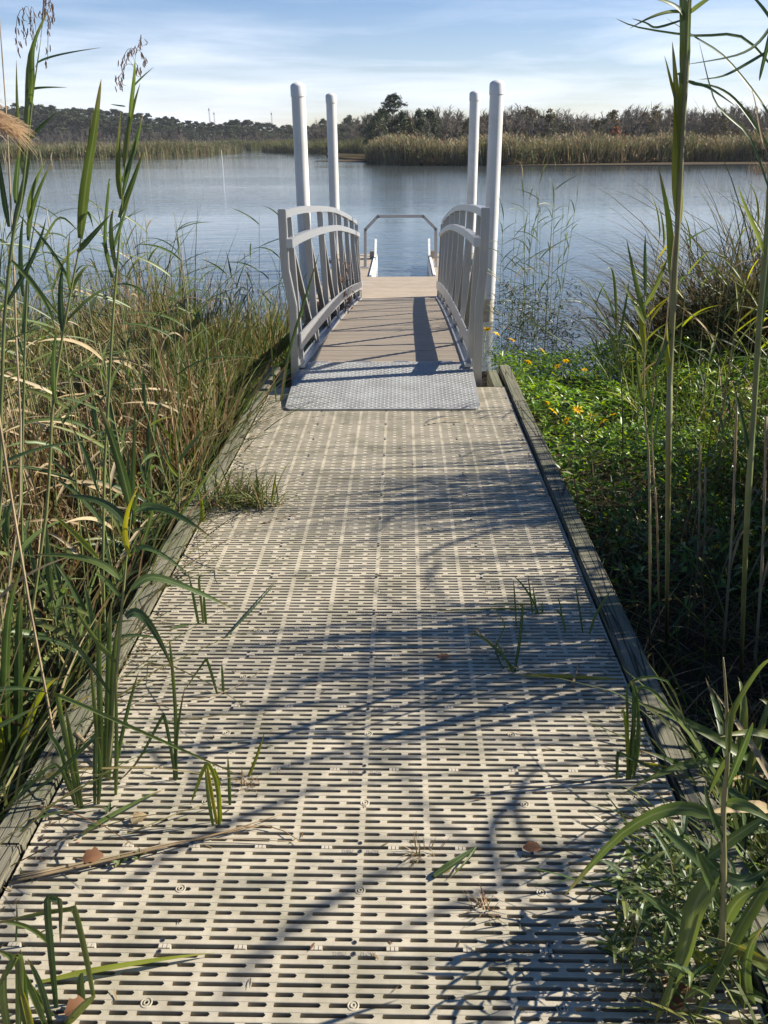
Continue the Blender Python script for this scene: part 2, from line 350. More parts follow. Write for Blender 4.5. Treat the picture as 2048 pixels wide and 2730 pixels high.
# ------------------------------------------------------------------ mesh builder
class MB:
    def __init__(s): s.v = []; s.f = []; s.m = []; s.tv = {}
    def quad(s, a, b, c, d, mi=0):
        i = len(s.v); s.v += [tuple(a), tuple(b), tuple(c), tuple(d)]; s.f.append((i, i+1, i+2, i+3)); s.m.append(mi)
    def tri(s, a, b, c, mi=0):
        i = len(s.v); s.v += [tuple(a), tuple(b), tuple(c)]; s.f.append((i, i+1, i+2)); s.m.append(mi)
    def hexa(s, P, mi=0):
        """8 corner points: 0-3 bottom ring, 4-7 top ring"""
        i = len(s.v); s.v += [tuple(p) for p in P]
        for f in ((3, 2, 1, 0), (4, 5, 6, 7), (0, 1, 5, 4), (1, 2, 6, 5), (2, 3, 7, 6), (3, 0, 4, 7)):
            s.f.append(tuple(i+k for k in f)); s.m.append(mi)
    def box(s, x0, x1, y0, y1, z0, z1, mi=0):
        s.hexa([(x0, y0, z0), (x1, y0, z0), (x1, y1, z0), (x0, y1, z0), (x0, y0, z1), (x1, y0, z1), (x1, y1, z1), (x0, y1, z1)], mi)
    def bar(s, a, b, w, h, up=(0, 0, 1), mi=0):
        """rectangular bar from a to b, w across, h along up"""
        a = np.array(a, float); b = np.array(b, float)
        d = b-a; d /= np.linalg.norm(d)
        u = np.array(up, float); x = np.cross(d, u); x /= np.linalg.norm(x); u = np.cross(x, d)
        P = []
        for p in (a, b):
            P += [p-x*w/2-u*h/2, p+x*w/2-u*h/2, p+x*w/2+u*h/2, p-x*w/2+u*h/2]
        i = len(s.v); s.v += [tuple(p) for p in P]
        for f in ((0, 1, 2, 3), (7, 6, 5, 4), (1, 0, 4, 5), (2, 1, 5, 6), (3, 2, 6, 7), (0, 3, 7, 4)):
            s.f.append(tuple(i+k for k in f)); s.m.append(mi)
    def strip(s, pts, w, h, mi=0):
        """continuous rectangular rail through pts (in a YZ plane mostly)"""
        pts = [np.array(p, float) for p in pts]
        base = len(s.v); n = len(pts)
        for k, p in enumerate(pts):
            d = pts[min(n-1, k+1)]-pts[max(0, k-1)]; d /= np.linalg.norm(d)
            x = np.cross(d, (0, 0, 1.0)); x /= np.linalg.norm(x); u = np.cross(x, d)
            for sx, su in ((-1, -1), (1, -1), (1, 1), (-1, 1)):
                s.v.append(tuple(p+x*w/2*sx+u*h/2*su))
        for k in range(n-1):
            for j in range(4):
                a = base+4*k+j; b = base+4*k+(j+1) % 4
                s.f.append((a, b, b+4, a+4)); s.m.append(mi)
        s.f.append((base+3, base+2, base+1, base)); s.m.append(mi)
        e = base+4*(n-1); s.f.append((e, e+1, e+2, e+3)); s.m.append(mi)
    def tube(s, pts, radii, sides=6, mi=0, cap=True):
        pts = [np.array(p, float) for p in pts]; n = len(pts); base = len(s.v)
        ref = np.array((0.31, 0.95, 0.05))
        for k, p in enumerate(pts):
            d = pts[min(n-1, k+1)]-pts[max(0, k-1)]; d = d/(np.linalg.norm(d)+1e-9)
            x = np.cross(d, ref); x /= np.linalg.norm(x)+1e-9; u = np.cross(x, d)
            for j in range(sides):
                a = 2*math.pi*j/sides
                s.v.append(tuple(p+radii[k]*(math.cos(a)*x+math.sin(a)*u)))
        for k in range(n-1):
            for j in range(sides):
                a = base+k*sides+j; b = base+k*sides+(j+1) % sides
                s.f.append((a, b, b+sides, a+sides)); s.m.append(mi)
        if cap:
            s.f.append(tuple(base+j for j in reversed(range(sides)))); s.m.append(mi)
            s.f.append(tuple(base+(n-1)*sides+j for j in range(sides))); s.m.append(mi)
    def lathe(s, c, prof, sides=24, mi=0):
        """prof: list of (r, z) from bottom to top round a vertical axis through c"""
        s.tube([(c[0], c[1], z) for r, z in prof], [r for r, z in prof], sides, mi)
    def leaf(s, pts, width, fold=0.25, nrm=None, mi=0, seg=9, prof=None):
        """blade along a smooth curve through the points pts, V-folded along the midrib"""
        pts = [np.array(p, float) for p in pts]
        if len(pts) == 2: pts = [pts[0], (pts[0]+pts[1])/2, pts[1]]
        C = []
        for k in range(seg+1):
            t = k/seg
            if len(pts) == 3:
                m = 2*pts[1]-0.5*(pts[0]+pts[2])
                C.append((1-t)**2*pts[0]+2*t*(1-t)*m+t*t*pts[2])
            else:
                f = t*(len(pts)-1); i = min(len(pts)-2, int(f)); q = f-i
                C.append(catmull(pts, i, q))
        base = len(s.v)
        for k in range(seg+1):
            d = C[min(seg, k+1)]-C[max(0, k-1)]; d = d/(np.linalg.norm(d)+1e-9)
            r = np.array(nrm if nrm is not None else (0.25, -0.85, 0.45), float)
            x = np.cross(d, r); x /= np.linalg.norm(x)+1e-9; u = np.cross(x, d)
            t = k/seg
            w = width*(prof(t) if prof else min(1, 0.45+2.6*t)*(1-t**2.2)**0.9)+0.0006
            for j in range(3): s.tv[len(s.v)+j] = (t, j-1.0)
            s.v += [tuple(C[k]-x*w/2+u*w*fold), tuple(C[k]), tuple(C[k]+x*w/2+u*w*fold)]
        for k in range(seg):
            a = base+3*k
            s.f += [(a, a+1, a+4, a+3), (a+1, a+2, a+5, a+4)]; s.m += [mi, mi]
    def mesh(s, name, mats, off=(0, 0, 0), smooth=False):
        me = bpy.data.meshes.new(name)
        o = np.array(off, float)
        me.from_pydata([tuple(np.array(v)-o) for v in s.v], [], s.f)
        for m in (mats if isinstance(mats, (list, tuple)) else [mats]): me.materials.append(m)
        if s.tv:
            T_ = np.zeros(len(s.v), np.float32); S_ = np.zeros(len(s.v), np.float32)
            for i, (t, q) in s.tv.items(): T_[i] = t; S_[i] = q
            for nm, arr in (('along', T_), ('across', S_)):
                me.attributes.new(nm, 'FLOAT', 'POINT').data.foreach_set('value', arr)
        if any(s.m): me.polygons.foreach_set('material_index', s.m)
        if smooth: me.polygons.foreach_set('use_smooth', [True]*len(s.f))
        me.update()
        return me
    def build(s, name, mats, parent=None, off=None, smooth=False):
        """one object; geometry was given in world coordinates, off is the world place of its thing's base"""
        if off is None: off = tuple(parent['base']) if parent is not None and 'base' in parent else (0, 0, 0)
        o = bpy.data.objects.new(name, s.mesh(name, mats, off, smooth))
        col.objects.link(o)
        if parent is not None:
            o.parent = parent; o['base'] = list(off)
        return o

def catmull(P, i, t):
    p0 = P[max(0, i-1)]; p1 = P[i]; p2 = P[i+1]; p3 = P[min(len(P)-1, i+2)]
    return 0.5*((2*p1)+(-p0+p2)*t+(2*p0-5*p1+4*p2-p3)*t*t+(-p0+3*p1-3*p2+p3)*t**3)
def curve(P, n):
    P = [np.array(p, float) for p in P]
    out = []
    for k in range(n+1):
        f = k/n*(len(P)-1); i = min(len(P)-2, int(f)); out.append(catmull(P, i, f-i))
    return out

def tag(o, label=None, cat=None, group=None, kind=None):
    if label: o['label'] = label
    if cat: o['category'] = cat
    if group: o['group'] = group
    if kind: o['kind'] = kind
    return o
def empty(name, label, cat, loc, group=None):
    o = bpy.data.objects.new(name, None); o.empty_display_size = .1
    col.objects.link(o); o.location = tuple(loc); o['base'] = [float(c) for c in loc]
    return tag(o, label, cat, group)
def link_copy(o, parent=None, loc=None):
    c = o.copy(); col.objects.link(c); c.parent = parent
    if loc is not None: c.location = loc
    return c
def bevel(o, w, seg=1):
    bm = bmesh.new(); bm.from_mesh(o.data)
    bmesh.ops.bevel(bm, geom=bm.edges[:], offset=w, segments=seg, affect='EDGES', profile=.6)
    bm.to_mesh(o.data); bm.free()
    return o

# ------------------------------------------------------------------ vectorised blades (grass, reeds far off, ground cover)
def np_mesh(name, V, F, colr, mt, kind='stuff', label=None, parent=None, cat=None):
    """V (n,3), F (m,4) quads, colr (n,3)"""
    me = bpy.data.meshes.new(name)
    me.vertices.add(len(V)); me.vertices.foreach_set('co', np.ascontiguousarray(V, np.float32).ravel())
    k = F.shape[1]
    me.loops.add(F.size); me.loops.foreach_set('vertex_index', np.ascontiguousarray(F, np.int32).ravel())
    me.polygons.add(len(F)); me.polygons.foreach_set('loop_start', np.arange(0, F.size, k, dtype=np.int32))
    a = me.attributes.new('Col', 'FLOAT_COLOR', 'POINT')
    a.data.foreach_set('color', np.concatenate([colr, np.ones((len(V), 1))], 1).astype(np.float32).ravel())
    me.materials.append(mt)
    me.update(calc_edges=True); me.validate()
    o = bpy.data.objects.new(name, me); col.objects.link(o)
    if parent is not None: o.parent = parent
    if kind: o['kind'] = kind
    if label: o['label'] = label
    if cat: o['category'] = cat
    return o
def blades(base, az, lean, droop, length, width, c, segs=4, face=None, tipc=None, kink=None):
    """arrays: n blades as tapered two-sided strips; returns V, F, C"""
    n = len(base); t = np.linspace(0, 1, segs+1)[None, :]
    L = length[:, None]
    h = L*(np.sin(lean)[:, None]*t + droop[:, None]*t**2)
    z = L*(np.cos(lean)[:, None]*t - 0.55*droop[:, None]*t**2.5)
    if kink is not None:                     # snapped blades: past the kink the blade hangs down
        over = np.clip(t-kink[:, None], 0, 1)
        z = z-L*over*1.45; h = h+L*over*0.35
    dx, dy = np.cos(az)[:, None], np.sin(az)[:, None]
    C = np.stack([base[:, 0:1]+h*dx, base[:, 1:2]+h*dy, base[:, 2:3]+z], -1)
    fa = az+math.pi/2 if face is None else face
    wv = np.stack([np.cos(fa), np.sin(fa), np.zeros(n)], -1)[:, None, :]
    prof = np.minimum(1, .55+1.6*t)*(1-t**2.4)
    w = (width[:, None]*prof+.0004)[..., None]/2
    V = np.stack([C-wv*w, C+wv*w], 2).reshape(-1, 3)
    k = np.arange(segs)[None, :]; b = (np.arange(n)*(segs+1)*2)[:, None]
    F = np.stack([b+2*k, b+2*k+1, b+2*k+3, b+2*k+2], -1).reshape(-1, 4)
    cc = np.repeat(c[:, None, :], segs+1, 1)
    if tipc is not None: cc = cc*(1-t[..., None])+tipc[:, None, :]*t[..., None]
    cc = np.repeat(cc[:, :, None, :], 2, 2).reshape(-1, 3)
    return V, F, cc
def merge(parts):
    off = 0; Vs = []; Fs = []; Cs = []
    for V, F, C in parts:
        Vs.append(V); Fs.append(F+off); Cs.append(C); off += len(V)
    return np.concatenate(Vs), np.concatenate(Fs), np.concatenate(Cs)
def pick(pal, n, jit=.18):
    pal = np.array(pal); c = pal[rng.integers(0, len(pal), n)]
    return np.clip(c*(1+rng.normal(0, jit, (n, 1)))*(1+rng.normal(0, jit*.35, (n, 3))), .004, .9)
PAL_DEAD = [(.27, .20, .11), (.20, .14, .07), (.15, .10, .05), (.36, .285, .175), (.11, .070, .035), (.16, .14, .055)]
PAL_GREEN = [(.075, .115, .030), (.10, .14, .035), (.055, .085, .028), (.13, .155, .045), (.085, .10, .035)]
PAL_OLIVE = [(.14, .135, .05), (.17, .15, .06), (.11, .115, .04), (.20, .165, .075)]

# ================================================================== THE SETTING
def tag_structure(o): o['kind'] = 'structure'; return o

# river: one wide sheet
b = MB()
b.quad((-1500, -60, WZ), (1500, -60, WZ), (1500, 1600, WZ), (-1500, 1600, WZ))
tag_structure(b.build('water', M['water']))

# near marsh ground, sloping under the water
def shore(x):                                  # Y of the waterline
    return (8.3+.25*math.sin(x*1.3)+(.5*max(0, x-2.6))) if x > 0 else 10.6+.5*math.sin(x*.9)-min(1, max(0, (x+1.2)/1.2))*2.3
gx = np.linspace(-30, 30, 121); gy = np.linspace(-14, 14, 57)
b = MB()
for j, y in enumerate(gy):
    for i, x in enumerate(gx):
        s = shore(x); t = min(1, max(0, (y-(s-1.3))/2.4)); t = t*t*(3-2*t)
        z = GZ+.05*math.sin(x*2.1+1)*math.sin(y*1.7)+.03*math.sin(5.3*x+2*y)-t*1.0
        b.v.append((x, y, z))
for j in range(len(gy)-1):
    for i in range(len(gx)-1):
        a = j*len(gx)+i; b.f.append((a, a+1, a+1+len(gx), a+len(gx))); b.m.append(0)
tag_structure(b.build('ground', M['soil'], smooth=True))

# far land: low marsh behind the reed beds, the wooded hill on the left, mud flats
def sheet(name, pts, z, m, depth=.6):
    """low bank: a slab with sloping edge so that it rises out of the water"""
    b = MB(); n = len(pts); c = np.mean(np.array(pts), 0)
    top = [(p[0], p[1], z) for p in pts]
    bot = [(c[0]+(p[0]-c[0])*1.012, c[1]+(p[1]-c[1])*1.012, WZ-depth) for p in pts]
    b.v = top+bot; b.f = [tuple(range(n))]; b.m = [0]
    for i in range(n):
        j = (i+1) % n; b.f.append((i, n+i, n+j, j)); b.m.append(0)
    return tag_structure(b.build(name, m))
def sh(px, py): p = on_z(px, py, WZ); return (p[0], p[1])
# waterlines read from the photograph
bank_r = [sh(808, 349), sh(850, 356), sh(920, 357), sh(1000, 357), (sh(1100, 357.5)), sh(1300, 354), sh(1500, 351), sh(1800, 350)]
land_r = [(p[0], p[1]+.8) for p in bank_r]+[(330, 120), (420, 420), (-20, 420), (-26, 300), (-14, 170)]
sheet('marsh_land', land_r, WZ+.25, M['far_soil'])
bank_l = [sh(-300, 349), sh(-60, 348), sh(0, 347), sh(150, 344), sh(300, 341), sh(400, 337), sh(445, 335)]
land_l = bank_l+[sh(446, 332), sh(445, 330), sh(380, 326), (-90, 420), (-420, 420)]
sheet('marsh_land', land_l, WZ+.25, M['far_soil'])
bank_m = [sh(458, 326.5), sh(500, 326), sh(540, 325.5), sh(556, 325)]
land_m = bank_m+[sh(558, 320.5), sh(458, 321)]
sheet('marsh_land', land_m, WZ+.25, M['far_soil'])
bank_c = [sh(571, 328), sh(600, 330), sh(650, 331.5), sh(720, 332.5), sh(800, 334.5), sh(880, 336)]
land_c = bank_c+[(10, 420), (-30, 520), (-85, 520), sh(572, 322)]
sheet('marsh_land', land_c, WZ+.22, M['far_soil'])
# mud spit and mud strip
sheet('mud_flat', [sh(680, 348), sh(720, 346.6), sh(770, 345), sh(812, 344), sh(830, 352), sh(790, 351), sh(740, 349.6)], WZ+.06, M['mud'])
sheet('mud_flat', [sh(1090, 359), sh(1250, 358.5), sh(1420, 357.5), sh(1600, 356.5), sh(1800, 356), sh(1800, 350), sh(1500, 350), sh(1300, 353), sh(1120, 356)], WZ+.09, M['mud'])

# the hill: ridge behind the left reed beds
HY = 470.0
def ridge_z(x):                               # height of the ground along the ridge
    a = max(0, min(1, (-x-70)/170)); return 1.0+13.0*a*a*(3-2*a)+1.2*math.sin(x*.045)+.7*math.sin(x*.13)
b = MB(); xs = np.linspace(-420, 40, 80); ys = [405, 430, 455, 480, 540, 700]
for y in ys:
    for x in xs:
        t = min(1, max(0, (y-405)/75)); b.v.append((x, y, WZ-.4+(ridge_z(x)-WZ+.4)*t*t*(3-2*t)))
for j in range(len(ys)-1):
    for i in range(len(xs)-1):
        a = j*len(xs)+i; b.f.append((a, a+1, a+1+len(xs), a+len(xs))); b.m.append(0)
tag_structure(b.build('hill', M['hill'], smooth=True))
# low land carrying the far right wood
b = MB(); fl_ = [(at(838, 330, 160)[0], 160), (420, 160), (420, 700), (-90, 700), (at(664, 325, 305)[0], 305), (at(800, 325, 300)[0], 300)]
b.v = [(x, y, WZ+.3) for x, y in fl_]; b.f = [tuple(range(6))]; b.m = [0]
tag_structure(b.build('far_land', M['hill']))

# ================================================================== BOARDWALK
PW = 0.897; ROW = 0.3048/13; BAY = 2*PW/10; N0, N1 = -8, 16
bw = empty('boardwalk', 'long beige slotted-panel boardwalk edged with weathered timber curbs', 'boardwalk', (0, 0, 0))

def panel_mesh():
    b = MB(); hs = .0052; T = .015; c = .0042; dz = .0012
    def strip(y0, y1):
        e = .0013
        b.quad((-PW, y0+e, 0), (PW, y0+e, 0), (PW, y1-e, 0), (-PW, y1-e, 0))
        b.quad((-PW, y0, -dz), (PW, y0, -dz), (PW, y0+e, 0), (-PW, y0+e, 0))
        b.quad((-PW, y1-e, 0), (PW, y1-e, 0), (PW, y1, -dz), (-PW, y1, -dz))
        # a fine moulded line along the strip
    ye = .0058
    edges = [ye]
    for k in range(1, 13): edges += [k*ROW-hs, k*ROW+hs]
    edges.append(13*ROW-ye)
    for i in range(0, len(edges), 2): strip(edges[i], edges[i+1])
    for k in range(1, 13):
        y0, y1 = k*ROW-hs, k*ROW+hs
        slots = []
        for i in range(10):
            x = -PW+i*BAY+.0076
            if k % 2: s = [(x, x+.1067), (x+.1219, x+.1676)]
            else: s = [(x, x+.0457), (x+.0609, x+.1676)]
            slots += s
        slots = [(a-.0006, d-.0006) for a, d in slots]
        px = -PW
        prev = None
        for a, d in slots+[(PW, None)]:
            # solid web between the previous slot and this one
            L0, L1 = (px-c, px) if prev is not None else (px, px)
            R0, R1 = (a+c, a) if d is not None else (a, a)
            b.quad((L0, y0, -dz), (R0, y0, -dz), (R1, y0+c, -dz), (L1, y0+c, -dz))
            b.quad((L1, y0+c, -dz), (R1, y0+c, -dz), (R1, y1-c, -dz), (L1, y1-c, -dz))
            b.quad((L1, y1-c, -dz), (R1, y1-c, -dz), (R0, y1, -dz), (L0, y1, -dz))
            if d is not None:
                ring = [(a+c, y0), (d-c, y0), (d, y0+c), (d, y1-c), (d-c, y1), (a+c, y1), (a, y1-c), (a, y0+c)]
                for q in range(8):
                    p, r = ring[q], ring[(q+1) % 8]
                    b.quad((p[0], p[1], -dz), (p[0], p[1], -T), (r[0], r[1], -T), (r[0], r[1], -dz))
            prev = a; px = d
    # outer skirts
    y0, y1 = ye, 13*ROW-ye
    b.quad((-PW, y0, -T), (PW, y0, -T), (PW, y0, -dz), (-PW, y0, -dz))
    b.quad((PW, y1, -T), (-PW, y1, -T), (-PW, y1, -dz), (PW, y1, -dz))
    b.quad((-PW, y1, -T), (-PW, y0, -T), (-PW, y0, -dz), (-PW, y1, -dz))
    b.quad((PW, y0, -T), (PW, y1, -T), (PW, y1, -dz), (PW, y0, -dz))
    return b.mesh('deck_panel', M['panel'])
pm = panel_mesh()
# screw: a countersunk steel head in a raised ring
b = MB(); b.lathe((0, 0), [(.0058, .0), (.0058, .0012), (.0034, .0012), (.0030, .0004)], 12)
b.box(-.0028, .0028, -.0006, .0006, .0004, .0014)
screw_me = b.mesh('screw', M['screw'])
b = MB()
for r0_, r1_, z in ((.0125, .0105, .0016), (.0060, .0042, .0014)):
    for k in range(16):
        a0, a1 = 2*math.pi*k/16, 2*math.pi*(k+1)/16
        P = lambda r, a, zz: (r*math.cos(a), r*math.sin(a), zz)
        b.quad(P(r1_, a0, z), P(r0_, a0, z), P(r0_, a1, z), P(r1_, a1, z))
        b.quad(P(r0_, a0, z), P(r0_+.001, a0, .0002), P(r0_+.001, a1, .0002), P(r0_, a1, z))
        b.quad(P(r1_-.001, a0, .0002), P(r1_, a0, z), P(r1_, a1, z), P(r1_-.001, a1, .0002))
boss_me = b.mesh('moulded_ring', M['panel'])
b = MB()
for x0, x1 in ((-.0140, -.0060), (-.0042, .0042), (.0060, .0140)): b.box(x0, x1, -.0056, .0050, -.012, .0008)
clip_me = b.mesh('clip', M['clip'])
def text_mesh(s, size):
    cu = bpy.data.curves.new('lettering', 'FONT'); cu.body = s; cu.size = size; cu.extrude = .0004
    cu.align_x = 'CENTER'; cu.align_y = 'CENTER'; cu.resolution_u = 2; cu.offset = .0003
    o = bpy.data.objects.new('lettering', cu); col.objects.link(o)
    dg = bpy.context.evaluated_depsgraph_get()
    me = bpy.data.meshes.new_from_object(o.evaluated_get(dg))
    bpy.data.objects.remove(o); bpy.data.curves.remove(cu)
    me.materials.clear(); me.materials.append(M['letter'])
    return me
thru_me, flow_me = text_mesh('THRU', .0125), text_mesh('FLOW', .0125)
def child(name, me, parent, loc):
    o = bpy.data.objects.new(name, me); col.objects.link(o); o.parent = parent; o.location = loc
    return o
for n in range(N0, N1):
    p = child('deck_panel', pm, bw, (random.uniform(-.0015, .0015), n*.3048, random.uniform(-.0008, .0008)))
    if n >= -2:
        for u in (-.955, -.5, 0, .5, .955):
            for y in (.0145, .2905): child('screw', screw_me, p, (u*.914, y, .0003))
    if -2 <= n <= 9:
        for u in (-.5, 0, .5): child('moulded_ring', boss_me, p, (u*.914+.006, .1525+.0117, .0))
        for i in range(10): child('clip', clip_me, p, (-PW+(i+.5)*BAY, 0, 0))
    if -2 <= n <= 8:
        child('lettering', thru_me, p, (-.034, .2905, .0003)); child('lettering', flow_me, p, (.034, .2905, .0003))
# joists under the panels and curbs
for x in (-.88, -.457, 0, .457, .88):
    b = MB(); b.box(x-.02, x+.02, N0*.3048, N1*.3048-.01, -.22, -.031); b.build('joist', M['joist'], bw)
for s in (-1, 1):
    b = MB(); b.box(s*.955-.019, s*.955+.019, N0*.3048, 4.9, -.30, -.095); b.build('rim_board', M['joist'], bw)
    joints = [N0*.3048, -1.55, .281, 2.72, 5.45] if s < 0 else [N0*.3048, -1.5, .861, 3.0, 4.43, 5.50]
    for k in range(len(joints)-1):
        b = MB(); y0, y1 = joints[k]+.003, joints[k+1]-.003
        xo = random.uniform(-.003, .003); zt = .021+random.uniform(-.004, .004)
        x0, x1 = sorted((s*.909, s*1.000))
        ns = max(2, int((y1-y0)/.4)); xs_ = [xo+random.uniform(-.003, .003) for _ in range(ns+1)]
        for q in range(ns):
            ya, yb = y0+(y1-y0)*q/ns, y0+(y1-y0)*(q+1)/ns
            P = []
            for zz in (-.093, zt):
                P += [(x0+xs_[q], ya, zz), (x1+xs_[q], ya, zz), (x1+xs_[q+1], yb, zz), (x0+xs_[q+1], yb, zz)]
            i = len(b.v); b.v += P
            for f in ((3, 2, 1, 0), (4, 5, 6, 7), (1, 2, 6, 5), (3, 0, 4, 7))+(((0, 1, 5, 4),) if q == 0 else ())+(((2, 3, 7, 6),) if q == ns-1 else ()):
                b.f.append(tuple(i+t for t in f)); b.m.append(0)
        o = b.build('curb_board', M['curb'], bw)
        bm = bmesh.new(); bm.from_mesh(o.data); bmesh.ops.remove_doubles(bm, verts=bm.verts, dist=.0001)
        es = [e for e in bm.edges if e.is_boundary is False and e.calc_face_angle(0) > .6]
        bmesh.ops.bevel(bm, geom=es, offset=.006, segments=2, affect='EDGES'); bm.to_mesh(o.data); bm.free()
# short timber blocks where the curbs pass the gangway
for x0, x1 in ((.815, .895), (-.905, -.825)):
    b = MB(); b.box(x0, x1, 4.90, 5.42, -.20, -.005); bevel(b.build('end_block', M['curb'], bw), .006)
b = MB(); b.box(-.9, .9, 4.885, 4.925, -.26, -.03); b.build('end_board', M['joist'], bw)
for x in (-.96, .96):
    for y in (-1.2, 1.4, 3.9):
        b = MB(); b.tube([(x*1.02, y, -1.6), (x*1.02, y, -.10)], [.07, .07], 10); b.build('support_post', M['joist'], bw)

# ================================================================== GANGWAY
gw = empty('gangway', 'arched aluminium gangway with curved railings and tan ribbed planks', 'gangway', (-.03, 5.0, 0))
GB = (-.03, 5.0, 0)
YE = 13.25
def gz(Y): return .12-.075*(Y-5)-.0035*(Y-5)**2
def gc(Y): return -.03+.010*(Y-5)
YS = [5.05+(YE-5.05)*k/24 for k in range(25)]
# ribbed planks
b = MB(); W = .63; pl = .138
for k in range(2):
    y0 = k*pl/2+.010; y1 = (k+1)*pl/2-.010
    b.quad((-W, y0, 0), (W, y0, 0), (W, y1, 0), (-W, y1, 0))
    b.quad((-W, y1, 0), (W, y1, 0), (W, y1+.002, -.020), (-W, y1+.002, -.020))
    b.quad((-W, y1+.002, -.020), (W, y1+.002, -.020), (W, y1+.017, -.020), (-W, y1+.017, -.020))
    b.quad((-W, y1+.017, -.020), (W, y1+.017, -.020), (W, y1+.020, 0), (-W, y1+.020, 0))
b.box(-W, W, .002, pl-.002, -.04, -.0205)
plank_me = b.mesh('deck_plank', M['plank'])
Y = 5.20
while Y < YE:
    sl = -.075-.007*(Y-5)
    o = child('deck_plank', plank_me, gw, (gc(Y)-GB[0], Y-GB[1], gz(Y)+random.uniform(-.0006, .0006)))
    o.rotation_euler = (math.atan(sl), 0, -.010)
    Y += pl+.001
for s in (-1, 1):
    # edge angle with its little flange, lower chord, rails
    b = MB(); b.strip([(gc(y)+s*.652, y, gz(y)+.006) for y in YS], .05, .022); b.build('edge_angle', M['alu'], gw)
    b = MB(); b.strip([(gc(y)+s*.682, y, gz(y)+.020) for y in YS], .008, .05); b.build('edge_flange', M['alu'], gw)
    b = MB(); b.strip([(gc(y)+s*.66, y, gz(y)-.115) for y in YS], .05, .17); b.build('side_beam', M['alu'], gw)
    def rail(name, dx, dz, w, h, y0=5.0, y1=YE, mm='alu'):
        b = MB(); b.strip([(gc(y)+s*dx, y, gz(y)+dz(y)) for y in [y0+(y1-y0)*k/26 for k in range(27)]], w, h)
        return bevel_light(b.build(name, M[mm], gw))
    def bevel_light(o): return o
    top = lambda y: 1.135+.105*min(1, max(0, (y-5)/4.0))**.7
    midz = lambda y: .935+.105*min(1, max(0, (y-5)/4.0))**.7
    rail('top_rail', .735, top, .058, .055)
    rail('middle_rail', .684, midz, .05, .062, y0=4.93)
    rail('kick_plate', .640, lambda y: .215+.02*math.sin((y-5)/8.3*math.pi), .012, .125, y0=4.96)
    py = [5.20+1.155*k for k in range(8)]
    for k, y in enumerate(py):
        x = gc(y)+s*.672
        b = MB(); b.bar((x, y, gz(y)-.19), (gc(y)+s*.722, y, gz(y)+top(y)-.029), .058, .052, up=(0, 1, 0)); b.build('baluster', M['alu_post'], gw)
        if k < 7:
            y2 = py[k+1]
            b = MB(); b.bar((gc(y)+s*.716, y+.05, gz(y)+midz(y)-.04), (gc(y2)+s*.690, y2-.05, gz(y2)+.03), .035, .045, up=(1, 0, 0)); b.build('brace', M['alu_post'], gw)
    # cranked end posts
    xs_ = (-.765, -.765, -.722, -.735) if s < 0 else (.712, .713, .690, .702)
    zs_ = (1.292, .865, .60, -.12)
    for (ya, lab) in ((5.02, 'near'), (YE-.02, 'far')):
        b = MB(); off = gc(ya)-gc(5.02); dz_ = gz(ya)-gz(5.02) if lab == 'far' else 0
        b.strip_pts = None
        pts = [(x+off, ya, z+dz_-(.06 if lab == 'far' else 0)) for x, z in zip(xs_, zs_)]
        base = len(b.v)
        for p in pts:
            b.v += [(p[0]-.030, p[1]-.03, p[2]), (p[0]+.030, p[1]-.03, p[2]), (p[0]+.030, p[1]+.03, p[2]), (p[0]-.030, p[1]+.03, p[2])]
        for q in range(3):
            for j in range(4):
                a, c_ = base+4*q+j, base+4*q+(j+1) % 4; b.f.append((a, a+4, c_+4, c_)); b.m.append(0)
        b.f += [(0, 1, 2, 3), (15, 14, 13, 12)]; b.m += [0, 0]
        o = b.build('end_post', M['alu_post'], gw)
        bm = bmesh.new(); bm.from_mesh(o.data); bmesh.ops.recalc_face_normals(bm, faces=bm.faces)
        bmesh.ops.bevel(bm, geom=[e for e in bm.edges if e.calc_face_angle(0) > .8], offset=.005, segments=2, affect='EDGES'); bm.to_mesh(o.data); bm.free()
# threshold plate of diamond tread, hinged on the gangway and lying on the boardwalk
PY0, PY1 = 4.262, 5.205; PX0, PX1 = -.722, .662
def pz(y): return .014+(gz(5.2)+.012-.014)*(y-PY0)/(PY1-PY0)
b = MB(); rc = .055; out = []
for cx, cy, a0 in ((PX0+rc, PY0+rc, math.pi), (PX1-rc, PY0+rc, 1.5*math.pi)):
    for k in range(5): a = a0+k/4*math.pi/2; out.append((cx+rc*math.cos(a), cy+rc*math.sin(a)))
out += [(PX1, PY1), (PX0, PY1)]
n = len(out); b.v = [(x, y, pz(y)) for x, y in out]+[(x, y, pz(y)-.020) for x, y in out]
b.f = [tuple(range(n)), tuple(reversed(range(n, 2*n)))]+[(i, n+i, n+(i+1) % n, (i+1) % n) for i in range(n)]; b.m = [0]*len(b.f)
tp = b.build('threshold_plate', M['plate'], gw)
b = MB(); py_ = .0235; j = 0; y = PY0+.02
while y < PY1-.015:
    x = PX0+.022; i = 0
    while x < PX1-.02:
        a = R(38) if (i+j) % 2 else R(-38)
        if not ((y < PY0+rc) and (x < PX0+rc*.6 or x > PX1-rc*.6)):
            ca, sa = math.cos(a), math.sin(a); L_, w_, h_ = .0125, .0040, .0022
            def q(u, v, h): return (x+u*ca-v*sa, y+u*sa+v*ca, pz(y+u*sa+v*ca)+h)
            A, B_, C_, D_, E_, F_ = q(-L_, 0, .0004), q(0, -w_, .0004), q(L_, 0, .0004), q(0, w_, .0004), q(-L_*.45, 0, h_), q(L_*.45, 0, h_)
            b.quad(A, B_, F_, E_); b.tri(B_, C_, F_); b.quad(C_, D_, E_, F_); b.tri(D_, A, E_)
        x += .0282; i += 1
    y += py_; j += 1
tr = b.build('tread_pattern', M['tread'], tp, off=GB); tr['kind'] = 'stuff'
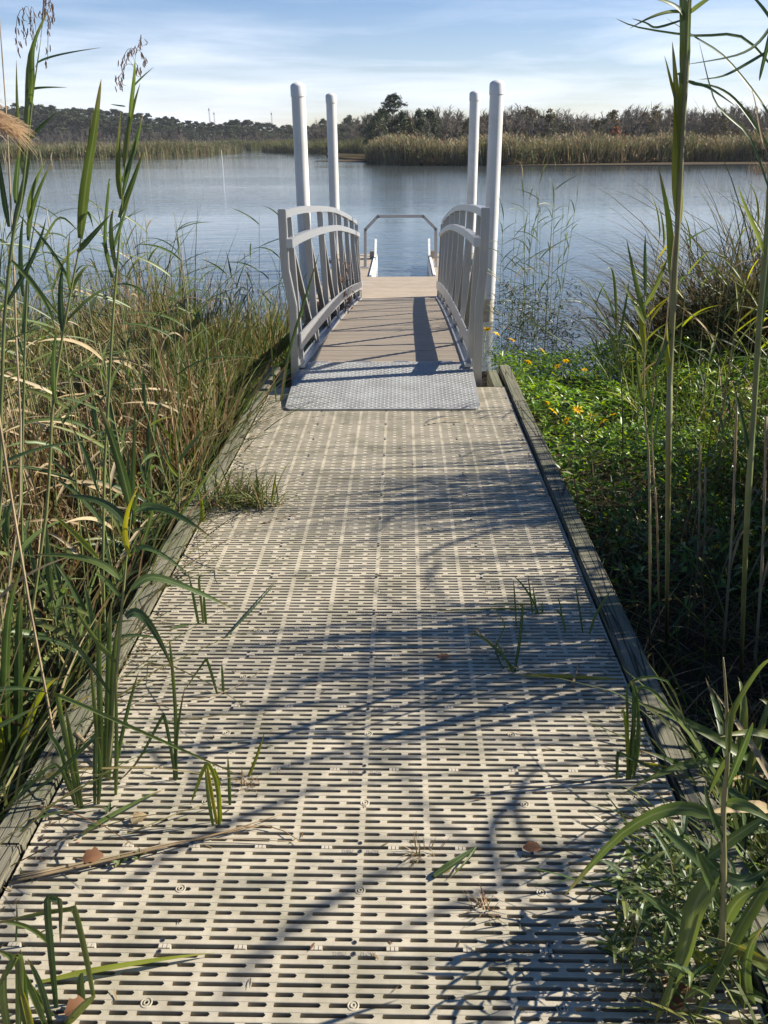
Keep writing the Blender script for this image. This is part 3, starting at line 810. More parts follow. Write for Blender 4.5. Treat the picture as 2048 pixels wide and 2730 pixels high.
for x in (-.55, -.2, .1, .45):
    b = MB(); b.tube([(x-.06, PY1+.004, pz(PY1)-.004), (x+.06, PY1+.004, pz(PY1)-.004)], [.010, .010], 8); b.build('hinge', M['alu'], gw)

# ================================================================== PILINGS
def piling(px, Y, top, rad, lab):
    x = px
    t = empty('dock_piling', lab, 'piling', (x, Y, WZ), 'white pilings flanking the floating dock')
    b = MB(); b.lathe((x, Y), [(rad*.985, WZ+.36), (rad, WZ+.37), (rad, top-.10)], 28); b.build('sleeve', M['sleeve'], t, smooth=False)
    b = MB(); b.lathe((x, Y), [(rad*.93, WZ-1.5), (rad*.93, WZ+.368)], 20); b.build('pile_foot', M['pile_foot'], t)
    b = MB(); b.lathe((x, Y), [(rad*1.0, top-.17), (rad*1.085, top-.168), (rad*1.085, top-.03), (rad*1.0, top-.008), (rad*.75, top+.012), (rad*.4, top+.026), (rad*.02, top+.032)], 28); b.build('cap', M['sleeve'], t)
    for c in t.children:
        c.data.polygons.foreach_set('use_smooth', [abs(p.normal.z) < .98 for p in c.data.polygons])
        bm = bmesh.new(); bm.from_mesh(c.data)
        for e in bm.edges:
            if e.calc_face_angle(0) > .6: e.smooth = False
        bm.to_mesh(c.data); bm.free()
pn = 12.57; pf = 18.75
def px_at(x, y, Y): return at(x, y, Y)[0]
piling(px_at(651, 350, pn), pn, at(643, 182, pn)[2], .106, 'tall white piling nearest on the left side of the gangway end')
piling(px_at(1067, 350, pn), pn, at(1076, 177, pn)[2], .106, 'tall white piling nearest on the right side beside the shore reeds')
piling(px_at(718, 300, pf), pf, at(716, 204, pf)[2], .112, 'far left white piling at the outer end of the floating dock')
piling(px_at(1023, 300, pf), pf, at(1027, 199, pf)[2], .112, 'far right white piling at the outer end of the floating dock')

# ================================================================== FLOATING DOCK
FZ = -.72; FX0, FX1 = -1.42, 1.50; FY0, FY1, FY2 = 12.85, 15.62, 19.3; SX0, SX1 = -.50, .70
fd = empty('floating_dock', 'tan floating dock with a kayak launch slot between two arms', 'dock', (0, FY0, FZ))
def section(x0, x1, y0, y1):
    b = MB(); b.box(x0+.004, x1-.004, y0+.004, y1-.004, FZ-.035, FZ); bevel(b.build('deck_board', M['float_deck'], fd), .004)
y = FY0
while y < FY1-.05:
    section(FX0, FX1, y, min(y+.462, FY1)); y += .4617
while y < FY2-.05:
    section(FX0, SX0, y, min(y+.46, FY2)); section(SX1, FX1, y, min(y+.46, FY2)); y += .46
for x0, x1, y0, y1 in ((FX0+.02, FX1-.02, FY0+.02, FY1), (FX0+.02, SX0-.03, FY1, FY2-.02), (SX1+.03, FX1-.02, FY1, FY2-.02)):
    b = MB(); b.box(x0, x1, y0, y1, WZ-.25, FZ-.036); b.build('float', M['float_side'], fd)
# launch guides: white chamfered rails along the slot, upright grips at the end
for s, x in ((-1, SX0), (1, SX1)):
    b = MB(); P = []
    for yy in (FY1+.02, FY2-.6): P.append(yy)
    b.hexa([(x-s*(-.02), P[0], FZ-.02), (x+s*.07, P[0], FZ+.006), (x+s*.07, P[1], FZ+.006), (x-s*(-.02), P[1], FZ-.02),
            (x+s*.015, P[0], FZ+.032), (x+s*.055, P[0], FZ+.035), (x+s*.055, P[1], FZ+.035), (x+s*.015, P[1], FZ+.032)])
    b.build('launch_guide', M['white'], fd)
    b = MB(); b.box(min(x, x+s*.018), max(x, x+s*.018), FY1, FY2-.05, WZ-.1, FZ-.021); b.build('guide_panel', M['white'], fd)
    b = MB(); b.bar((x+s*.03, FY2-.55, FZ), (x+s*.03, FY2-.1, FZ+.34), .05, .04); b.build('grip', M['white'], fd)
    b = MB(); b.box(x+s*.10-.05, x+s*.10+.05, FY2-.9, FY2-.75, FZ+.001, FZ+.16); b.build('grip_block', M['float_deck'], fd)
# octagonal grab frame over the slot
fy = at(530*.2532/K+840/K, 615*.2532/K+560/K, 17.0)
GY = 17.0
zm = lambda x, y: at((840+x*.2532)/K, (560+y*.2532)/K, GY)
gp = [zm(530, 640), zm(530, 205), zm(662, 66), zm(1140, 64), zm(1272, 198), zm(1272, 640)]
gp[0][2] = FZ; gp[5][2] = FZ
b = MB()
for a, c_ in zip(gp[:-1], gp[1:]):
    d = (c_-a)/np.linalg.norm(c_-a)
    b.bar(a-d*.012, c_+d*.012, .062, .062, up=(0, 1, 0))
b.build('grab_frame', M['alu'], fd)
for p in (gp[0], gp[5]):
    b = MB(); b.box(p[0]-.08, p[0]+.08, GY-.08, GY+.08, FZ+.001, FZ+.012); b.build('foot_plate', M['alu'], fd)
# cleats and fender edge
for (x, y) in ((-1.32, 18.3), (-1.33, 14.1), (1.38, 14.3)):
    b = MB(); b.tube([(x, y-.13, FZ+.06), (x, y-.07, FZ+.10), (x, y+.07, FZ+.10), (x, y+.13, FZ+.06)], [.014, .02, .02, .014], 8)
    b.tube([(x, y-.04, FZ), (x, y-.03, FZ+.09)], [.018, .015], 8); b.tube([(x, y+.04, FZ), (x, y+.03, FZ+.09)], [.018, .015], 8)
    b.build('cleat', M['black'], fd)
for (x, y) in ((px_at(718, 300, pf), pf), (px_at(1023, 300, pf), pf)):
    b = MB(); s = 1 if x > 0 else -1
    e = FX1 if x > 0 else FX0
    x0, x1 = sorted((e-s*.1, x+s*.18))
    b.box(x0, x1, y-.20, y-.15, FZ-.12, FZ-.04); b.box(x0, x1, y+.15, y+.20, FZ-.12, FZ-.04)
    b.box(x+s*.13-.03, x+s*.13+.03, y-.149, y+.149, FZ-.12, FZ-.04)
    b.build('pile_bracket', M['alu'], fd)
b = MB()
for (x, y0) in ((-.62, 15.0), (-.55, 14.6)): b.box(x-.12, x+.1, y0, y0+.02, FZ+.001, FZ+.003)
b.build('paint_mark', M['white'], fd)

# ================================================================== FAR THINGS
# channel marker
p = on_z(481, 351, WZ)
t = empty('channel_marker', 'thin white marker post standing alone in the open water', 'marker post', p)
hgt = at(478, 324, p[1])[2]
b = MB(); b.tube([(p[0], p[1], WZ-1), (p[0]-.05, p[1], hgt-.2)], [.045, .04], 10); b.build('post', M['white'], t)
b = MB(); b.tube([(p[0]-.05, p[1], hgt-.22), (p[0]-.055, p[1], hgt)], [.055, .03], 10); b.build('cap', M['white'], t)
# radio masts beyond the hill
for (mx, my, lab) in ((451, 234, 'tallest thin radio mast standing above the hilltop trees'), (462, 243, 'short radio mast just right of the tallest one'), (586, 243, 'lone radio mast near the low right end of the hill')):
    Yd = 640; tp_ = at(mx, my, Yd); bs = np.array([tp_[0], Yd, 0.0])
    t = empty('radio_mast', lab, 'mast', bs)
    b = MB(); h = tp_[2]
    for k in range(3):
        a = 2*math.pi*k/3; b.tube([(bs[0]+.55*math.cos(a), Yd+.55*math.sin(a), 0), (bs[0]+.35*math.cos(a), Yd+.35*math.sin(a), h)], [.12, .10], 4)
    z = 2.0; k = 0
    while z < h:
        a, c_ = 2*math.pi*(k % 3)/3, 2*math.pi*((k+1) % 3)/3
        b.bar((bs[0]+.5*math.cos(a), Yd+.5*math.sin(a), z), (bs[0]+.5*math.cos(c_), Yd+.5*math.sin(c_), z+1.2), .1, .1); z += 1.2; k += 1
    b.build('lattice', M['mast'], t)
    b = MB(); b.box(bs[0]-.45, bs[0]+.45, Yd-.3, Yd+.3, h-1.2, h-.4); b.build('antenna', M['mast'], t)

# thin autumn haze over the river
b = MB(); b.box(-620, 620, -30, 760, -2.2, 45)
hm_, hn, hl, ho = mat('haze')
hv = N(hn, 'ShaderNodeVolumePrincipled', Density=.00014)
hv.inputs['Color'].default_value = (.90, .94, 1.0, 1)
hl.new(hv.outputs['Volume'], ho.inputs['Volume'])
o = b.build('haze', hm_); o['kind'] = 'stuff'; o['label'] = 'faint haze in the air over the river and the far woods'

# ---- trees
def bare_tree_mesh(seed, H, spread, twigs=3, twig_w=.045):
    r = random.Random(seed); tr = MB(); cr = MB()
    def grow(p, d, L, rad, lev):
        q = p+d*L
        mid = (p+q)/2+np.array([r.uniform(-1, 1), r.uniform(-1, 1), 0])*L*.06
        tgt = tr if lev < 2 else cr
        if lev < 3: tgt.tube([p, mid, q], [rad, rad*.82, rad*.62], 4 if lev else 5, cap=False)
        else:
            s = np.cross(d, (r.uniform(-1, 1), r.uniform(-1, 1), r.uniform(-.3, .3))); s /= np.linalg.norm(s)+1e-9
            cr.tri(p-s*rad, p+s*rad, q)
            if r.random() < .8:
                m_ = p+d*L*r.uniform(.3, .6); q2 = m_+(d+np.array([r.uniform(-1, 1), r.uniform(-1, 1), r.uniform(-.2, .8)])*.8)*L*.5
                cr.tri(m_-s*rad*.8, m_+s*rad*.8, q2)
            return
        nb = r.randint(4, 5) if lev == 0 else (r.randint(5, 7) if lev == 1 else r.randint(7, 9))
        for k in range(nb):
            t = r.uniform(.45, 1.0) if lev == 0 else r.uniform(.2, 1.0)
            a = r.uniform(0, 2*math.pi); tilt = r.uniform(.35, .8)*spread
            base = np.array([math.cos(a), math.sin(a), 0])
            nd = d*math.cos(tilt)+base*math.sin(tilt); nd[2] += .22; nd /= np.linalg.norm(nd)
            grow(p+(q-p)*t, nd, L*r.uniform(.42, .66)*(1.0 if lev else .85), max(twig_w, rad*.5) if lev < 2 else twig_w, lev+1)
        if lev < 2: grow(q, (d+np.array([r.uniform(-.2, .2), r.uniform(-.2, .2), .1]))/1.05, L*.6, rad*.6, lev+1)
    grow(np.zeros(3), np.array([r.uniform(-.06, .06), r.uniform(-.06, .06), 1.0]), H*.46, H*.016, 0)
    return tr.mesh('trunk', M['bark']), cr
def crown_tree_mesh(seed, H, rx, z0, n_cl, n_leaf, size, flat=.55, umbrella=False):
    r = random.Random(seed); tr = MB(); cr = MB()
    tr.tube([(0, 0, -.3), (r.uniform(-.2, .2), r.uniform(-.2, .2), H*.5), (r.uniform(-.3, .3), r.uniform(-.3, .3), H*.93)], [H*.018, H*.013, H*.005], 6)
    for k in range(n_cl):
        t = r.random()
        z = z0+(H-z0)*(t**.8)
        env = math.sin(math.pi*min(1, .18+.82*t)**.9) if not umbrella else math.sin(math.pi*min(.98, .28+.66*t))
        a = r.uniform(0, 2*math.pi); rr = rx*env*r.uniform(.3, 1.0)
        c = np.array([rr*math.cos(a), rr*math.sin(a), z])
        tr.tube([(0, 0, max(z0*.7, z-rr*.55)), tuple(c)], [H*.006, H*.002], 4, cap=False)
        s = rx*r.uniform(.22, .42)
        for j in range(n_leaf):
            v = np.array([r.gauss(0, 1), r.gauss(0, 1), r.gauss(0, 1)*flat]); v *= s*.55/ max(.6, np.linalg.norm(v)) * r.uniform(.5, 1.35)
            q = c+v; e = np.array([r.gauss(0, 1), r.gauss(0, 1), r.gauss(0, .6)]); e /= np.linalg.norm(e)
            f = np.cross(e, (r.gauss(0, 1), r.gauss(0, 1), r.gauss(0, 1))); f /= np.linalg.norm(f)+1e-9
            w = size*r.uniform(.5, 1.2)
            cr.tri(q-e*w*.6-f*w*.3, q+e*w*.2+f*w*.6, q+e*w*.7-f*w*.25)
    return tr.mesh('trunk', M['bark']), cr
def proto_tree(name, tm, cm, label, cat, group):
    return dict(name=name, t=tm, c=cm, label=label, cat=cat, group=group)
def plant_tree(P, x, y, z, s, rz=None, sz=None, label=None, group='same', wide=1.0):
    t = empty(P['name'], label or P['label'], P['cat'], (x, y, z), P['group'] if group == 'same' else group)
    for nm, me in (('trunk', P['t']), ('crown', P['c'])):
        o = bpy.data.objects.new(nm, me); col.objects.link(o); o.parent = t
    t.rotation_euler.z = random.uniform(0, 6.28) if rz is None else rz
    t.scale = (s*wide, s*wide, s*(sz or random.uniform(.9, 1.1)))
    return t
bare = []
for k in range(6):
    tm, c = bare_tree_mesh(100+k, 10.0, (1.0, .8, 1.15, .9, .7, 1.05)[k])
    bare.append((tm, c.mesh('crown', M['twig'])))
tm_r, c_r = bare_tree_mesh(131, 10.0, 1.0)
russet = (tm_r, c_r.mesh('crown', M['russet_crown']))
pines = []
for k in range(4):
    tm, c = crown_tree_mesh(200+k, 15.0, (3.6, 4.2, 3.2, 4.6)[k], (2.5, 4, 2, 4)[k], 30, 60, .55); pines.append((tm, c.mesh('crown', M['pine_crown'])))
olives = []
for k in range(3):
    tm, c = crown_tree_mesh(240+k, 9.0, (2.6, 3.0, 2.2)[k], 1.2, 30, 22, .42); olives.append((tm, c.mesh('crown', M['olive_crown'])))
ev = []
for k in range(2):
    tm, c = crown_tree_mesh(260+k, 10.0, 3.4, 1.2, 44, 40, .42); ev.append((tm, c.mesh('crown', M['pine_crown'])))

# uncountable twiggy wood behind the single trees
G_B = 'bare winter trees behind the right reed bank'
G_H = 'pines on the wooded hill left of the channel'
G_HB = 'bare trees at the foot of the hill'
PB = [proto_tree('bare_tree', t, c, 'bare grey-brown winter tree in the wood behind the right reed bank', 'tree', G_B) for t, c in bare]
PHB = [proto_tree('bare_tree', t, c, 'bare brown tree at the foot of the wooded hill', 'tree', G_HB) for t, c in bare]
PP = [proto_tree('pine_tree', t, c, 'dark green pine in the wood on the hill left of the channel', 'tree', G_H) for t, c in pines]
PO = [proto_tree('olive_tree', t, c, 'olive-brown leafy tree among the bare trees of the right-hand wood', 'tree', 'olive-brown trees in the right-hand wood') for t, c in olives]
PE = [proto_tree('evergreen_tree', t, c, 'dark evergreen among the bare trees below the lone tall pine', 'tree', 'evergreens below the lone pine') for t, c in ev]
# right wood: skyline heights read from the photo (view pixels)
SKY = [(670, 262), (690, 250), (720, 262), (760, 246), (800, 236), (850, 232), (900, 236), (960, 224), (1000, 240), (1060, 232), (1110, 222), (1160, 226), (1200, 232), (1250, 240), (1280, 244), (1330, 232), (1400, 222), (1460, 226), (1520, 230), (1580, 220), (1660, 224), (1760, 220)]
def skyline(px):
    for (a, ya), (b_, yb) in zip(SKY[:-1], SKY[1:]):
        if a <= px <= b_: return ya+(yb-ya)*(px-a)/(b_-a)
    return SKY[0][1] if px < SKY[0][0] else SKY[-1][1]
def tree_at(P, px, Y, dy=0, label=None, group='same', H=None, sz=1.0):
    top = at(px, skyline(px)+dy, Y)
    g = WZ+.3
    Hh = top[2]-g
    h0 = {'bare_tree': 10.0, 'pine_tree': 15.0, 'olive_tree': 9.0, 'evergreen_tree': 10.0, 'russet_tree': 10.0}[P['name']]
    # measured height of this mesh
    zt = max(v.co.z for v in P['c'].vertices)
    return plant_tree(P, top[0], Y, g, Hh/zt, sz=1.0, label=label, group=group, wide=random.uniform(1.4, 1.9) if P['name'] == 'bare_tree' else 1.15)
i = 0
for row, (Y, step, dy) in enumerate(((168, 12.5, 14), (190, 10.5, 4), (215, 9.5, -1))):
    px = 672+row*4 if row else 690
    while px < 1720:
        P = PB[i % 6]
        if row < 2 and random.random() < .16: P = random.choice(PO)
        if 690 < px < 960 and random.random() < .22: P = random.choice(PE)
        d = dy+random.uniform(-3, 9) if row == 2 else dy+random.uniform(-4, 14)
        tree_at(P, px, Y+random.uniform(-8, 8)+(135 if px < 812 else 0), d)
        px += step*random.uniform(.7, 1.3); i += 1
n = 26000
pxs = rng.uniform(672, 1760, n); Yw = rng.uniform(222, 262, n)
Yw = Yw+np.where(pxs < 812, 135, 0)
topz = np.array([at(a, skyline(a)+2, 225+(135 if a < 812 else 0))[2] for a in pxs]); X = np.array([at(a, 300, c)[0] for a, c in zip(pxs, Yw)])
hh = (topz-WZ)*(.80+.16*np.sin(X*.9)*np.sin(X*.37+1)+.08*np.sin(X*2.3))
base = np.stack([X, Yw, WZ+hh*rng.random(n)**.8*.9], -1)
o = np_mesh('far_wood', *blades(base, rng.uniform(0, 6.28, n), np.abs(rng.normal(.25, .35, n)), rng.uniform(0, .3, n), rng.uniform(.8, 2.6, n), rng.uniform(.05, .16, n), pick([(.10, .09, .075), (.125, .112, .092), (.075, .072, .055), (.10, .10, .065)], n), 2, face=rng.uniform(0, 3.14, n)), M['far_reed'], label='grey-brown mass of leafless wood behind the single bare trees')
o['category'] = 'wood'
# the lone umbrella pine and its dark neighbours
tm, c = crown_tree_mesh(301, 16.0, 3.9, 11.9, 46, 70, .36, flat=.38, umbrella=True)
lone = proto_tree('pine_tree', tm, c.mesh('crown', M['pine_crown']), 'tall lone pine with a rounded crown rising above the bare wood', 'tree', None)
top = at(849, 199, 176); zt = max(v.co.z for v in lone['c'].vertices)
plant_tree(lone, top[0], 176, WZ+.3, (top[2]-WZ-.3)/zt, rz=.4, sz=1.0, group=None)
for px, yt, Y in ((826, 228, 172), (868, 236, 170), (905, 232, 174), (816, 240, 168), (930, 234, 178)):
    tp_ = at(px, yt, Y); P = random.choice(PE); zt = max(v.co.z for v in P['c'].vertices)
    plant_tree(P, tp_[0], Y, WZ+.3, (tp_[2]-WZ-.3)/zt, sz=1.0)
# rust-coloured shrub in the right reeds
tm, c = crown_tree_mesh(321, 4.0, 1.9, .6, 22, 26, .30)
tp_ = at(1334, 271, 150); P = proto_tree('rust_tree', tm, c.mesh('crown', M['rust_crown']), 'small rust-orange tree standing at the back of the right reed bank', 'tree', None)
zt = max(v.co.z for v in P['c'].vertices); plant_tree(P, tp_[0], 150, WZ+.3, (tp_[2]-WZ-.3)/zt, sz=1.0, group=None)
tm, c = crown_tree_mesh(322, 5.0, 2.6, .4, 26, 24, .32)
tp_ = at(1605, 262, 152); P = proto_tree('olive_tree', tm, c.mesh('crown', M['olive_crown']), 'low rounded olive-green tree at the edge of the right-hand wood', 'tree', None)
zt = max(v.co.z for v in P['c'].vertices); plant_tree(P, tp_[0], 152, WZ+.3, (tp_[2]-WZ-.3)/zt, sz=1.0, group=None)
# hill pines: skyline from the photo
HS = [(-120, 224), (0, 226), (60, 222), (150, 229), (195, 232), (240, 234), (320, 244), (415, 258), (470, 262), (520, 256), (560, 262), (596, 266), (640, 268), (700, 268), (760, 270)]
def hill_y(px):
    for (a, ya), (b_, yb) in zip(HS[:-1], HS[1:]):
        if a <= px <= b_: return ya+(yb-ya)*(px-a)/(b_-a)
    return HS[-1][1]
def hill_ground(x, y):
    t = min(1, max(0, (y-405)/75)); return WZ-.4+(ridge_z(x)-WZ+.4)*t*t*(3-2*t)
for row, (Y, step, dy) in enumerate(((475, 9.0, 0), (455, 11, 10), (436, 13, 20))):
    px = -110+row*4
    while px < 770:
        yy = hill_y(px)+dy+random.uniform(-3, 7)
        tp_ = at(px, yy, Y+random.uniform(-6, 6)); g = hill_ground(tp_[0], Y)
        P = random.choice(PP); zt = max(v.co.z for v in P['c'].vertices); s = max(.45, (tp_[2]-g)/zt)
        plant_tree(P, tp_[0], Y, g-.3, s, sz=1.0, wide=random.uniform(1.6, 2.3))
        px += step*random.uniform(.6, 1.4)*(1.0 if px > -20 else 2)
px = -60
while px < 690:
    Y = random.uniform(405, 425); yy = 283+random.uniform(-12, 8)+(8 if px > 400 else 0)
    tp_ = at(px, yy, Y); P = random.choice(PHB); zt = max(v.co.z for v in P['c'].vertices)
    plant_tree(P, tp_[0], Y, WZ, (tp_[2]-WZ)/zt, sz=1.0, wide=1.7); px += random.uniform(7, 12)
P = proto_tree('russet_tree', russet[0], russet[1], 'reddish-brown bare cypress at the foot of the hill behind the left reeds', 'tree', None)
tp_ = at(207, 262, 400); zt = max(v.co.z for v in P['c'].vertices); t = plant_tree(P, tp_[0], 400, WZ, (tp_[2]-WZ)/zt, sz=1.0, group=None)
t.scale.x *= 1.25; t.scale.y *= 1.25

# ---- far reed beds: uncountable, one object each
PAL_RB = [(.195, .17, .10), (.26, .225, .145), (.155, .14, .075), (.125, .13, .06), (.15, .13, .072)]
PAL_RG = [(.075, .095, .035), (.10, .105, .042), (.06, .08, .030), (.13, .11, .055)]
def reed_bed(label, line, depth, n, H, pal, w=.10, plume=True, front=.55):
    line = np.array(line); seg = np.linalg.norm(np.diff(line, axis=0), axis=1); cum = np.concatenate([[0], np.cumsum(seg)])
    t = rng.random(n)*cum[-1]; k = np.clip(np.searchsorted(cum, t)-1, 0, len(seg)-1); f = (t-cum[k])/seg[k]
    p = line[k]+(line[k+1]-line[k])*f[:, None]
    dback = np.where(rng.random(n) < front, rng.random(n)*depth*.12, rng.random(n)*depth)
    p[:, 1] += dback+rng.normal(0, .25, n)-.7
    p[:, 0] += rng.normal(0, .5, n)
    clump = 1+.13*np.sin(p[:, 0]*.55+1.3)+.10*np.sin(p[:, 0]*1.7+p[:, 1]*.9)
    L = H*clump*rng.uniform(.55, 1.08, n)
    base = np.stack([p[:, 0], p[:, 1], np.full(n, WZ-.05)], -1)
    c = pick(pal, n, .22)
    az = rng.uniform(0, 2*math.pi, n)
    V, F, C = blades(base, az, rng.uniform(0, .16, n), rng.uniform(0, .30, n), L, rng.uniform(.5, 1.4, n)*w, c, 3, face=rng.uniform(0, math.pi, n))
    parts = [(V, F, C)]
    if plume:
        m = n//5; j = rng.integers(0, n, m); b2 = base[j].copy(); b2[:, 2] += L[j]*.86
        parts.append(blades(b2, az[j], rng.uniform(.1, .6, m), rng.uniform(.2, .6, m), rng.uniform(.3, .6, m), rng.uniform(.12, .22, m), pick([(.26, .205, .125), (.30, .24, .155)], m), 2, face=rng.uniform(0, math.pi, m)))
    m = int(n*.9); j = rng.integers(0, n, m); b3 = base[j].copy(); b3[:, 2] += L[j]*rng.uniform(.25, .92, m); b3[:, :2] += rng.normal(0, .25, (m, 2))
    parts.append(blades(b3, rng.uniform(0, 6.28, m), rng.uniform(.3, 1.2, m), rng.uniform(.2, .8, m), rng.uniform(.45, 1.0, m), rng.uniform(.6, 1.3, m)*w, pick(pal, m, .28), 2, face=rng.uniform(0, math.pi, m)))
    o = np_mesh('reed_bed', *merge(parts), M['far_reed'], label=label)
    o['category'] = 'reeds'
reed_bed('wide tan and olive reed bed along the right shore', bank_r, 42, 26000, 3.4, PAL_RB+PAL_RG[:1], .10)
reed_bed('green and tan reed bed jutting from the left shore', bank_l, 60, 15000, 3.3, PAL_RG+PAL_RB[:2], .15, plume=False, front=.6)
reed_bed('small green reed island beside the channel mouth', bank_m, 25, 4000, 4.2, PAL_RG, .2, plume=False)
reed_bed('distant green reed bed right of the channel mouth', bank_c, 50, 9000, 3.6, PAL_RG+PAL_RB[3:], .16, plume=False)
reed_bed('far pale reed marsh behind the left reed bed', [(-330, 300), (-200, 330), (-110, 380), (-40, 395)], 30, 7000, 4.4, PAL_RB[:3]+PAL_RG[3:], .3, plume=False)
# collapsed thatch along the right bank's edge
n = 3500; k = rng.integers(0, len(bank_r)-1, n); f = rng.random(n); L_ = np.array(bank_r)
p = L_[k]+(L_[k+1]-L_[k])*f[:, None]; base = np.stack([p[:, 0], p[:, 1]-rng.random(n)*.5, np.full(n, WZ+.05)], -1)
o = np_mesh('reed_thatch', *blades(base, rng.uniform(0, 6.28, n), rng.uniform(.5, 1.3, n), rng.uniform(.1, .5, n), rng.uniform(.6, 1.6, n), rng.uniform(.05, .12, n), pick([(.36, .29, .19), (.28, .22, .13)], n), 3), M['far_reed'], label='pale collapsed reed thatch at the foot of the right reed bank')
o['category'] = 'reeds'
# weeds in the water at the far right
p0 = on_z(1650, 373, WZ)
n = 120; base = np.stack([p0[0]+rng.normal(0, .6, n), p0[1]+rng.normal(0, .5, n), np.full(n, WZ-.05)], -1)
o = np_mesh('water_weeds', *blades(base, rng.uniform(0, 6.28, n), rng.uniform(.1, .8, n), rng.uniform(0, .4, n), rng.uniform(.4, 1.6, n), rng.uniform(.03, .07, n), pick([(.12, .09, .05), (.22, .17, .10)], n), 3), M['far_reed'], label='small dark clump of weeds in the water at the right edge')
o['category'] = 'weeds'

#@@NEAR
# ================================================================== NEAR VEGETATION
def ground_z(x, y):
    s = shore(x); t = min(1, max(0, (y-(s-1.3))/2.4)); t = t*t*(3-2*t)
    return GZ+.05*math.sin(x*2.1+1)*math.sin(y*1.7)+.03*math.sin(5.3*x+2*y)-t*1.0
ground_zv = np.vectorize(ground_z)

# ---- single reeds
def reed(label, group, base, top, nleaf=8, L=.42, W=.022, mt='leaf', r=.0045, bow=.05, az0=None, t0=.22, spread=1.0, plume=0, dry_low=0, name='reed_stalk', stem='stem'):
    base = np.array(base, float); top = np.array(top, float)
    a = random.uniform(0, 6.28)
    off = np.array([math.cos(a), math.sin(a), 0])*bow
    P = curve([base, base+(top-base)*.4+off*.6, base+(top-base)*.75+off*.4, top], 12)
    t = empty(name, label, 'reed', base, group)
    b = MB(); b.tube(P, [r*(1-.65*k/12)*(1.16 if k % 2 == 0 else 1.0) for k in range(13)], 6); b.build('stem', M[stem], t, smooth=True)
    az = random.uniform(0, 3.14) if az0 is None else az0
    for k in range(nleaf):
        f = t0+(1-t0)*(k+.35)/nleaf*.97
        i = min(11, int(f*12)); p = P[i]+(P[i+1]-P[i])*(f*12-i)
        aa = az+(math.pi if k % 2 else 0)+random.gauss(0, .45)
        up = 1.25-.75*spread*random.uniform(.7, 1.25) if f < .9 else 1.35
        l = L*random.uniform(.7, 1.15)*(0.65+.5*math.sin(math.pi*min(1, f*.95)))
        d = np.array([math.cos(aa)*math.cos(up), math.sin(aa)*math.cos(up), math.sin(up)])
        dr = random.uniform(.02, .34)*spread
        q1 = p+d*l*.5; q2 = p+d*l+np.array([math.cos(aa)*.1*l, math.sin(aa)*.1*l, -dr*l])
        m_ = 'dry' if (f < dry_low or random.random() < .06) else mt
        b = MB(); b.leaf([p, q1, q2], W*random.uniform(.7, 1.15), fold=.22, nrm=(-math.sin(aa)*.25+.2, math.cos(aa)*.25-.5, .75), seg=8)
        b.build('leaf', M[m_], t, smooth=True)
    if plume:
        b = MB(); rr = random.Random(int(1e4*abs(top[0]))+3)
        for k in range(plume):
            h = rr.uniform(-.05, .20); s_ = top+np.array([0, 0, h-.03])
            aa = rr.uniform(0, 6.28); l = rr.uniform(.05, .11)
            e = s_+np.array([math.cos(aa)*l*.8, math.sin(aa)*l*.4, rr.uniform(-.01, .05)])
            b.tube([s_, (s_+e)/2+np.array([0, 0, .015]), e], [.0007, .0006, .0005], 3, cap=False)
            for j in range(5):
                q = e+np.array([rr.gauss(0, .006), rr.gauss(0, .006), -.012*j])
                b.leaf([q, q+np.array([rr.gauss(0, .004), 0, -.010]), q+np.array([rr.gauss(0, .006), 0, -.021])], .0042, fold=.1, seg=3)
        b.tube([P[-1]-np.array([0, 0, .02]), top+np.array([0, 0, .19])], [.0016, .0006], 4)
        b.build('seed_head', M['plume'], t)
    return t

# a hand-placed plant: stem path and leaves given by points in the photo at real depths
def hero(name, label, cat, base, stem, leaves, Y, r=.005, mt='leaf', stem_mat='stem', group=None, dY=0.0, fold=.2, taper=.85):
    t = empty(name, label, cat, base, group)
    if stem:
        P = [np.array(base, float)]+[at(x, y, Y+(dY*k/len(stem))) for k, (x, y) in enumerate(stem)]
        C_ = curve(P, 16); b = MB(); b.tube(C_, [r*(1-taper*(k/16)**1.6)*(1.15 if k % 3 == 0 else 1) for k in range(17)], 7); b.build('stem', M[stem_mat], t, smooth=True)
    for lf in leaves:
        pts, w = lf[0], lf[1]; m_ = lf[2] if len(lf) > 2 else mt
        spread_y = lf[3] if len(lf) > 3 else random.uniform(-.10, .06)
        Q = [at(x, y, Y+spread_y*k/(len(pts)-1)) for k, (x, y) in enumerate(pts)]
        b = MB(); b.leaf(Q, w*.86, fold=fold, nrm=(random.uniform(-.2, .3), -.8, .55), seg=12)
        b.build('leaf', M[m_], t, smooth=True)
    return t

